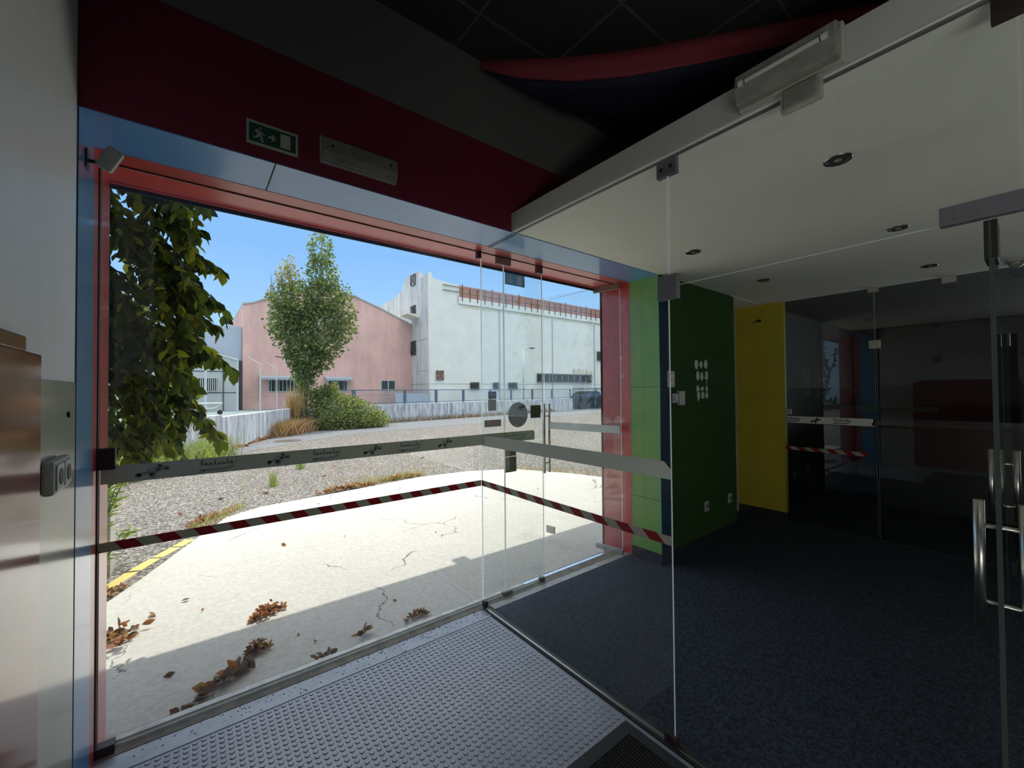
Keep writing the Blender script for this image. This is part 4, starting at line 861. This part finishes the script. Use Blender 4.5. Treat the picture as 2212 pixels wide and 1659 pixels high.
def leaves(name, pos, dirs, size, mats, mi, parent=None, tmpl=LT, faces=LF3, curl=None, **kw):
    n = len(pos); pos = np.asarray(pos, float); d = np.asarray(dirs, float); d /= np.linalg.norm(d, axis=1)[:, None]
    r = rng.normal(size=(n, 3)); s = np.cross(d, r); s /= np.linalg.norm(s, axis=1)[:, None]+1e-9; u = np.cross(s, d)
    t = tmpl[None]*np.ones((n, 1, 1)); sz = np.asarray(size).reshape(-1, 1, 1)*np.ones((n, 1, 1))
    if curl is not None:
        t = t.copy(); t[:, :, 2] += (t[:, :, 0]**2)*curl[:, None]*3+((t[:, :, 1]-.5)**2)*curl[:, None]*1.2
    V = pos[:, None]+sz*(t[:, :, 0:1]*s[:, None]+t[:, :, 1:2]*d[:, None]+t[:, :, 2:3]*u[:, None])
    k = len(tmpl); Fc = (faces[None]+(np.arange(n)*k)[:, None, None]).reshape(-1, faces.shape[1])
    return raw(name, V.reshape(-1, 3), Fc, mats, np.repeat(mi, len(faces)), parent=parent, **kw)
# ---- weeping fig outside the left end of the window
outl = [(160, 330), (440, 380), (425, 430), (448, 505), (405, 505), (470, 545), (432, 600), (450, 640), (462, 655), (400, 640), (478, 690), (415, 690), (492, 665), (470, 640), (432, 590), (484, 575), (440, 540)]
outl = [(150, 330), (300, 350), (440, 395), (420, 425), (448, 455), (400, 455), (412, 490), (452, 500), (405, 525), (430, 545), (484, 572), (440, 578), (405, 590), (440, 620), (492, 665), (440, 655), (420, 665), (470, 688), (435, 705), (405, 690),
        (410, 725), (450, 748), (510, 795), (478, 790), (430, 772), (402, 790), (425, 840), (400, 868), (440, 900), (478, 955), (440, 930), (400, 900), (392, 925), (374, 985), (350, 945), (330, 985), (300, 995), (262, 1000), (238, 985), (225, 960), (150, 960)]
YF = 3.55
wp = [(lambda p: (p.x, p.z))(P(a, b, 'y', YF)) for a, b in outl]
wp = [(-2.6 if a == 150 else x, z) for (x, z), (a, b) in zip(wp, outl)]
fg_ = thing('weeping_fig', 'weeping fig branches hanging down outside the left end of the window', 'tree', (-1.3, YF+.4, ZG))
br = MB()
br.tube([(-1.35, YF+.45, ZG), (-1.30, YF+.42, 1.0), (-1.38, YF+.4, 2.1), (-1.25, YF+.3, 2.95)], [.09, .075, .06, .04], 10)
tA_, tB_ = P(300, 700, 'y', YF-.15), P(368, 815, 'y', YF-.25); br.tube([(-1.28, YF+.3, 2.8), (-.6, YF+.1, 2.45), (tA_.x-.12, tA_.y+.05, tA_.z+.22), tuple(tA_), tuple(tB_)], [.035, .025, .014, .012, .006], 7)
br.build('branch', 'bark', fg_, smooth=True)
R_ = random.Random(5); pos = []; dr = []; tw = MB()
xs = [p[0] for p in wp]; zs_ = [p[1] for p in wp]
tries = 0
while len(pos) < 9500 and tries < 9000:
    tries += 1
    x = R_.uniform(-1.7, max(xs)); z = R_.uniform(min(zs_), max(zs_)+.15); yj = R_.gauss(0, .22)
    if not inpoly(wp, x, min(z, max(zs_)-.03)): continue
    a = math.radians(R_.uniform(-68, -22)); L = R_.uniform(.18, .5); y0 = YF+yj; pts = [(x, y0, z)]; yd = R_.uniform(-.25, .25)
    for k in range(int(L/.028)):
        a -= .03; x += math.cos(a)*.028; z += math.sin(a)*.028; y0 += yd*.028
        if not inpoly(wp, x, min(z, max(zs_)-.03)): break
        pts.append((x, y0, z)); pos.append((x, y0, z)); sgn = -1 if k % 2 else 1
        dr.append((.30*math.cos(a)+sgn*.35+R_.gauss(0, .25), R_.gauss(0, .45), -.85+R_.gauss(0, .3)))
    if len(pts) > 3 and len(tw.v) < 60000: tw.tube(pts[::2]+[pts[-1]], .0022, 4, False)
for path in (((400, 610), (440, 632), (478, 668), (486, 690)), ((370, 540), (430, 555), (466, 575), (482, 590)), ((380, 500), (420, 490), (440, 500)), ((380, 690), (430, 685), (462, 700), (472, 712)), ((350, 700), (420, 725), (470, 765), (505, 800)),
             ((370, 740), (430, 757), (480, 780), (502, 806)), ((330, 800), (400, 830), (445, 905), (470, 935)), ((380, 880), (420, 910), (460, 935), (474, 955)), ((300, 850), (350, 900), (378, 950), (390, 985)), ((260, 900), (300, 940), (330, 975)), ((400, 400), (432, 430), (446, 455)), ((340, 620), (400, 640), (440, 655))):
    W3 = [P(a, b, 'y', YF+R_.uniform(-.25, .15)) for a, b in path]; pl = []
    for a, b in zip(W3[:-1], W3[1:]): pl += [a.lerp(b, t/5) for t in range(5)]
    pl.append(W3[-1]); tw.tube([tuple(p) for p in pl], .0022, 4, False)
    for k, p in enumerate(pl[1:]):
        for q in range(2 if k < 9 else 1): pos.append((p.x, p.y+R_.gauss(0, .01), p.z)); dr.append((.25+(.4 if k % 2 else -.25)+R_.gauss(0, .2), R_.gauss(0, .4), -.9+R_.gauss(0, .2)))
tw.build('twig', 'twig', fg_)
n = len(pos); mi = rng.choice([0, 1, 2], n, p=[.5, .2, .3])
lv = leaves('foliage', pos, dr, rng.uniform(.06, .10, n), ['leaf_a', 'leaf_b', 'leaf_c'], mi, fg_, curl=rng.uniform(-.1, .35, n), smooth=True)
# ---- crowns from lobes
def crown(name, lobes, n, size, mats, pr, parent, droop=.0, shell=.55, up=None):
    wgt = np.array([l[3]*l[4]*l[5] for l in lobes])**.75; wgt /= wgt.sum(); pk_ = rng.choice(len(lobes), n, p=wgt)
    d = rng.normal(size=(n, 3)); d /= np.linalg.norm(d, axis=1)[:, None]; r = shell+(1-shell)*rng.random(n)**.6
    L = np.array([l[:6] for l in lobes])[pk_]; pos = L[:, :3]+d*r[:, None]*L[:, 3:6]*(1+.10*rng.normal(size=(n, 1)))
    dirs = d+rng.normal(size=(n, 3))*.8; dirs[:, 2] -= droop
    mi = rng.choice(len(mats), n, p=pr)
    return leaves(name, pos, dirs, rng.uniform(size*.6, size*1.2, n), mats, mi, parent, QT, QF)
pt = thing('poplar_tree', 'tall leafy poplar tree standing in front of the pink building', 'tree', (3.75, 19.1, ZG))
tk = MB(); tk.tube([(3.70, 19.1, ZG), (3.68, 19.1, 1.2), (3.80, 19.0, 2.4), (4.1, 18.95, 4.2), (4.35, 18.9, 6.5), (4.4, 18.9, 8.1)], [.20, .16, .13, .10, .06, .02], 10)
tk.tube([(3.72, 19.1, 1.7), (3.2, 19.0, 3.0), (2.9, 18.9, 4.8), (2.85, 18.9, 6.3)], [.10, .07, .05, .02], 8).tube([(3.80, 19.0, 2.5), (4.8, 18.9, 3.8), (5.3, 18.9, 5.4)], [.07, .05, .02], 8)
tk.build('trunk', 'bark', pt, smooth=True)
Y0 = 18.95
lob = [(4.35, Y0, 7.55, .50, .5, .85), (4.42, Y0, 6.6, .66, .6, .9), (4.45, Y0, 5.6, .85, .7, .9), (5.0, Y0, 5.2, .78, .7, 1.1), (5.15, Y0, 4.4, .72, .7, .8), (4.3, Y0, 4.4, 1.05, .8, 1.0), (3.5, Y0, 5.2, .75, .7, 1.0), (3.0, Y0, 5.2, .62, .6, .9),
       (2.95, Y0, 4.3, .62, .6, .8), (3.5, Y0, 3.9, .9, .8, .9), (4.4, Y0, 3.6, .9, .8, .7), (3.8, Y0, 3.0, .8, .7, .7), (4.35, Y0, 2.9, .55, .5, .5), (3.65, Y0, 2.3, .42, .4, .6), (3.75, Y0, 1.8, .42, .4, .5), (3.55, Y0, 3.2, .6, .6, .7), (3.72, Y0, 1.5, .34, .34, .4), (3.3, Y0, 4.5, .6, .6, .8), (3.9, Y0, 2.5, .55, .5, .5)]
crown('foliage', lob, 15500, .135, ['pop_a', 'pop_b', 'pop_c'], [.5, .38, .12], pt, .3, .45)
crown('sparse_foliage', [(3.0, Y0, 6.15, .38, .4, .65), (3.15, Y0, 6.7, .22, .2, .45), (2.45, Y0, 5.5, .2, .2, .3), (3.35, Y0, 6.2, .35, .3, .4)], 650, .11, ['pop_c', 'pop_d', 'pop_a'], [.35, .35, .3], pt, .2, .2)
tw = MB(); R_ = random.Random(9)
for i in range(16):
    x0 = R_.uniform(2.5, 3.4); z0 = R_.uniform(5.2, 6.2); tw.tube([(x0, Y0, z0-.6), (x0-.05, Y0, z0), (x0-.08+R_.uniform(-.1, .1), Y0+R_.uniform(-.2, .2), z0+R_.uniform(.3, .9))], [.012, .008, .003], 4)
tw.tube([(3.5, Y0, 2.85), (2.6, Y0-.2, 2.95)], [.035, .025], 6).tube([(3.0, Y0-.1, 2.9), (3.1, Y0-.1, 2.5)], .03, 6)
tw.build('bare_twig', 'bark', pt)
bu = thing('round_bush', 'big rounded green bush at the foot of the poplar tree', 'bush', (5.5, 18.3, ZG))
Y1 = 18.35
lob = [(4.9, Y1, .55, .95, .8, .75), (5.7, Y1, .45, .9, .8, .65), (6.4, Y1, .28, .72, .7, .42), (4.9, Y1+.2, .95, .6, .6, .55), (5.5, Y1+.2, .9, .5, .5, .45), (5.0, Y1-.3, .25, 1.1, .6, .45), (6.1, Y1-.3, .2, .8, .5, .35)]
crown('foliage', lob, 13000, .085, ['bush_a', 'bush_b', 'bush_c'], [.5, .27, .23], bu, -.5, .6)
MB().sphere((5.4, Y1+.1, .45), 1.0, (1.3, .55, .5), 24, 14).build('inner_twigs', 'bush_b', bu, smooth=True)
bu2 = thing('tall_shrub', 'dark upright shrub with lime green tips between poplar and round bush', 'bush', (4.4, 18.9, ZG))
lob = [(4.25, 18.8, .7, .45, .4, .85), (4.4, 18.8, 1.25, .36, .3, .55), (4.65, 18.8, 1.5, .25, .3, .35), (4.15, 18.8, .3, .4, .4, .5)]
crown('foliage', lob, 4200, .10, ['pop_b', 'bush_a', 'pop_c'], [.62, .26, .12], bu2, .2, .4)
crown('lime_foliage', [(4.82, 18.6, 1.55, .14, .15, .35)], 260, .12, ['pop_c'], [1.], bu2, .2, .2)
bu3 = thing('silver_shrub', 'small pale leaved shrub at the foot of the poplar trunk', 'bush', (3.6, 18.4, ZG))
crown('foliage', [(3.65, 18.4, .45, .38, .3, .42), (3.45, 18.4, .2, .4, .3, .3)], 1900, .085, ['bush_d', 'bush_b'], [.5, .5], bu3, .3, .5)
# upright dry grass and weeds: nobody could count the blades
def blades(name, label, cat, area, n, h, mats, pr, wd=.006, lean=.25, kind='stuff', zb=ZG-.01):
    xs = []; V = []; Fc = []; mi = []
    for i in range(n):
        x, y = area(); a = rng.uniform(0, 2*math.pi); hh = h*rng.uniform(.4, 1.15); lx, ly = rng.normal()*lean*hh, rng.normal()*lean*hh; wx, wy = math.cos(a)*wd, math.sin(a)*wd
        o = len(V); V += [(x-wx, y-wy, zb), (x+wx, y+wy, zb), (x+lx*.4+wx*.7, y+ly*.4+wy*.7, zb+hh*.6), (x+lx*.4-wx*.7, y+ly*.4-wy*.7, zb+hh*.6), (x+lx, y+ly, zb+hh)]
        Fc += [[o, o+1, o+2], [o, o+2, o+3], [o+3, o+2, o+4]]; k = rng.choice(len(mats), p=pr); mi += [k]*3
    o = raw(name, V, Fc, mats, mi); tag(o, label, cat, kind=kind); return o
def seg_area(a, b, w_): return lambda: (lambda t: (a[0]+(b[0]-a[0])*t+rng.normal()*w_, a[1]+(b[1]-a[1])*t+rng.normal()*w_))(rng.random())
blades('dry_grass', 'brown dry grass heap along the wall left of the poplar', 'dry grass', seg_area((2.3, 16.6), (3.6, 18.2), .22), 2600, .55, ['dry_b', 'straw', 'dry_c'], [.5, .35, .15], .012, .5)
blades('dry_grass', 'tall straw coloured weeds before the poplar trunk', 'dry grass', seg_area((3.15, 18.5), (3.45, 18.5), .12), 420, 1.7, ['straw', 'dry_b', 'grass'], [.6, .25, .15], .018, .10)
blades('dry_grass', 'thin dry weeds along the foot of the low wall under the fence', 'dry grass', seg_area((7.4, 19.9), (21, 22.0), .10), 1500, .30, ['dry_c', 'straw', 'bush_b'], [.5, .3, .2], .010, .5)
blades('weeds', 'light green weeds at the foot of the wall behind the hanging leaves', 'weeds', seg_area((-1.4, 9.6), (.55, 12.7), .22), 2300, .5, ['grass', 'bush_d', 'herb'], [.4, .3, .3], .014, .5)
blades('weeds', 'sparse tall grass stalks growing from the asphalt near the slab', 'weeds', seg_area((.5, 7.6), (4.2, 7.6), .32), 90, .45, ['grass', 'straw'], [.5, .5], .0022, .16)
for (x, y), lb in (((1.07, 7.85), 'tuft of green grass in the asphalt left of centre'), ((1.75, 9.3), 'farther tuft of green grass in the asphalt below the band')):
    blades('grass_tuft', lb, 'grass tuft', (lambda x=x, y=y: (x+rng.normal()*.035, y+rng.normal()*.035)), 60, .33, ['grass', 'herb'], [.5, .5], .004, .25)
blades('weeds', 'low yellow weeds and sprouts in the joint along the slab edge', 'weeds', seg_area((.0, 5.95), (.55, 6.75), .05), 260, .10, ['grass', 'straw', 'dry_a'], [.5, .3, .2], .004, .5)
blades('weeds', 'green sprouts in the joint at the far edge of the slab', 'weeds', seg_area((2.2, 7.0), (3.4, 7.1), .08), 260, .16, ['grass', 'herb', 'straw'], [.45, .2, .35], .004, .4)
blades('weeds', 'dry sprouts in the slab joint seen through the open door', 'weeds', seg_area((4.9, 6.7), (5.95, 4.9), .05), 240, .12, ['straw', 'grass', 'dry_b'], [.5, .3, .2], .004, .5)
# tall herb at the left
hb_ = thing('horseweed', 'tall light green weed leaning beside the left window edge under the band', 'weed', (-.52, 4.72, ZG))
R_ = random.Random(4); stem = MB(); pos = []; dr = []
for s_i, (bx, by, tx, tz) in enumerate(((-.66, 4.72, -.30, 1.13), (-.64, 4.75, -.48, .98), (-.62, 4.70, -.50, .72), (-.66, 4.72, -.40, .34))):
    pts = []
    for k in range(13):
        t = k/12; pts.append((bx+(tx-bx)*t**1.5, by, ZG+(tz-ZG)*t)); 
    stem.tube(pts, [.008-.005*k/12 for k in range(13)], 6)
    for k in range(70):
        t = R_.uniform(.12, 1); i = min(11, int(t*12)); p = pts[i]; ang = R_.uniform(0, 6.28); pos.append((p[0]+R_.uniform(-.01, .01), p[1], p[2]+R_.uniform(0, .07))); dr.append((math.cos(ang), math.sin(ang), R_.uniform(-.1, .6)))
stem.build('stem', 'herb', hb_)
NT = np.array([[0, 0, 0], [.09, .4, .02], [0, 1, -.1], [-.09, .4, .02]])
leaves('foliage', pos, dr, rng.uniform(.07, .14, len(pos)), ['herb', 'grass'], rng.choice([0, 1], len(pos)), hb_, NT, QF)
# ================================================================== DRY LEAVES
def pile(label, cx, cy, L, Wd, ang, n, size, pr=(.5, .3, .2), h=.05, twigs=2):
    ca, sa_ = math.cos(ang), math.sin(ang); u = rng.normal(size=n)*.36*L; v = rng.normal(size=n)*.36*Wd; u = np.clip(u, -L*.62, L*.62); v = np.clip(v, -Wd*.8, Wd*.8)
    z = ZG+.006+np.abs(rng.normal(size=n))*h*np.exp(-(u/L)**2*3)*.7
    pos = np.stack([cx+u*ca-v*sa_, cy+u*sa_+v*ca, z], 1); dirs = rng.normal(size=(n, 3)); dirs[:, 2] = np.abs(dirs[:, 2])*.28+.04
    root = thing('leaf_pile', label, 'dry leaves', (cx, cy, ZG), None); root['kind'] = 'stuff'
    V = leaves('dry_leaf', pos, dirs, rng.uniform(size*.6, size*1.25, n), ['dry_a', 'dry_b', 'dry_c'], rng.choice(3, n, p=pr), root, curl=rng.uniform(.1, .9, n), smooth=True, kind='stuff')
    k = MB()
    for i in range(twigs):
        a = ang+rng.uniform(-.6, .6)+(math.pi if i % 2 else 0); l = L*rng.uniform(.5, .75); p = Vector((cx, cy, ZG+.012)); k.tube([p, p+Vector((math.cos(a)*l*.6, math.sin(a)*l*.6, .012)), p+Vector((math.cos(a+.25)*l, math.sin(a+.25)*l, -.004))], .003, 5)
    if twigs: k.build('stalk', 'bark', root)
    return root
pile('rust brown clump of dry leaves in the sun at the edge of the shade', .415, 3.34, .20, .05, .35, 90, .042, (.65, .25, .10), .045)
pile('dry leaf heap in the sun by the left edge of the window', -.36, 3.62, .14, .12, .9, 60, .06, (.3, .5, .2), .05)
pile('clump of brown leaves in the shade in front of the sill, farther one', .315, 2.90, .10, .04, .45, 70, .035, (.25, .15, .6), .04)
pile('large curled brown leaves in the shade against the sill, left of centre', .16, 2.70, .20, .07, .55, 24, .085, (.1, .35, .55), .035)
pile('scattered dry leaf fragments in the shade near the left sill', -.02, 2.585, .14, .03, .5, 16, .05, (.1, .3, .6), .015)
pile('small curled leaf heap against the sill right of the middle', .875, 2.68, .045, .03, .4, 14, .055, (.05, .55, .4), .04, 0)
pile('flat brown leaves lying along the sill, middle', .62, 2.60, .09, .02, .3, 10, .05, (.1, .2, .7), .012, 1)
pile('loose brown leaves along the sill near the glass corner', 1.22, 2.66, .14, .035, .3, 30, .04, (.3, .35, .35), .02)
pile('line of fallen leaves along the far slab edge, left stretch', .15, 6.35, .5, .06, .9, 90, .05, (.45, .35, .2), .03, 1)
pile('heap of fallen leaves with weeds at the middle of the far slab edge', 1.95, 6.82, .75, .08, .12, 260, .055, (.4, .42, .18), .05, 2)
pile('orange fallen leaves along the far slab edge, right stretch', 2.95, 7.06, .6, .06, .1, 170, .05, (.5, .4, .1), .045, 1)
pile('red brown leaf litter at the foot of the wall behind the hanging leaves', .45, 13.1, 2.2, .25, 1.05, 900, .075, (.6, .3, .1), .05, 0)
pile('rust coloured leaf litter along the wall farther toward the poplar', 1.9, 15.9, 1.9, .12, 1.1, 500, .07, (.55, .3, .15), .05, 0)
pile('leaf litter and debris filling the corner beside the beige pier', -.50, 4.42, .22, .05, 1.1, 60, .045, (.3, .5, .2), .02, 1)
# single leaves scattered on slab and asphalt, each a thing
pts = [(-.06, 3.94, .05), (-.19, 3.80, .07), (.07, 3.70, .03), (.85, 7.35, .10), (.98, 7.1, .05), (1.3, 4.6, .03), (2.1, 4.1, .025), (1.2, 2.95, .035), (.55, 2.95, .03), (-.12, 2.95, .05), (.75, 4.7, .06), (2.9, 8.4, .09), (4.2, 8.9, .10), (5.4, 9.4, .12), (3.6, 7.9, .07), (1.9, 8.2, .08),
       (2.4, 9.1, .09), (1.4, 6.2, .04), (2.6, 6.3, .04), (3.9, 5.9, .05), (4.3, 4.9, .04), (.3, 7.4, .07), (-.1, 6.8, .07), (1.6, 9.9, .09), (3.2, 10.4, .1), (.62, 2.78, .03)]
wh = ['bright slab', 'asphalt']
def where(x, y):
    if y > 6.9: return 'asphalt beyond the slab'
    if y < 3.22: return 'shaded slab by the sill'
    return 'sunlit slab'
first = None
for i, (x, y, s) in enumerate(pts):
    o = leaves('fallen_leaf', [(0, 0, .002)], [(math.cos(i*2.1), math.sin(i*2.1), .12)], [s], ['dry_a' if i % 3 else 'dry_c'], [0], curl=np.array([.3+.05*(i % 9)]), smooth=True)
    zz = ZG if y < 6.6 else ZG-.012
    o.location = (x, y, zz+.008); grp = sorted([q for q in pts if where(*q[:2]) == where(x, y)], key=lambda q: q[0]/q[1]); k_ = grp.index((x, y, s)); n_ = len(grp)
    ords = ['leftmost', 'second', 'third', 'fourth', 'fifth', 'sixth', 'seventh', 'eighth', 'ninth', 'tenth', 'eleventh', 'twelfth', 'thirteenth']
    tag(o, ('small' if s < .06 else 'larger')+' single dry leaf on the '+where(x, y)+', '+(ords[k_]+(' from the left' if k_ else ' one') if k_ < n_-1 else 'rightmost one'), 'dry leaf', 'single dry leaves on the '+where(x, y))
for o in bpy.data.objects:
    if '_o' in o: del o['_o']
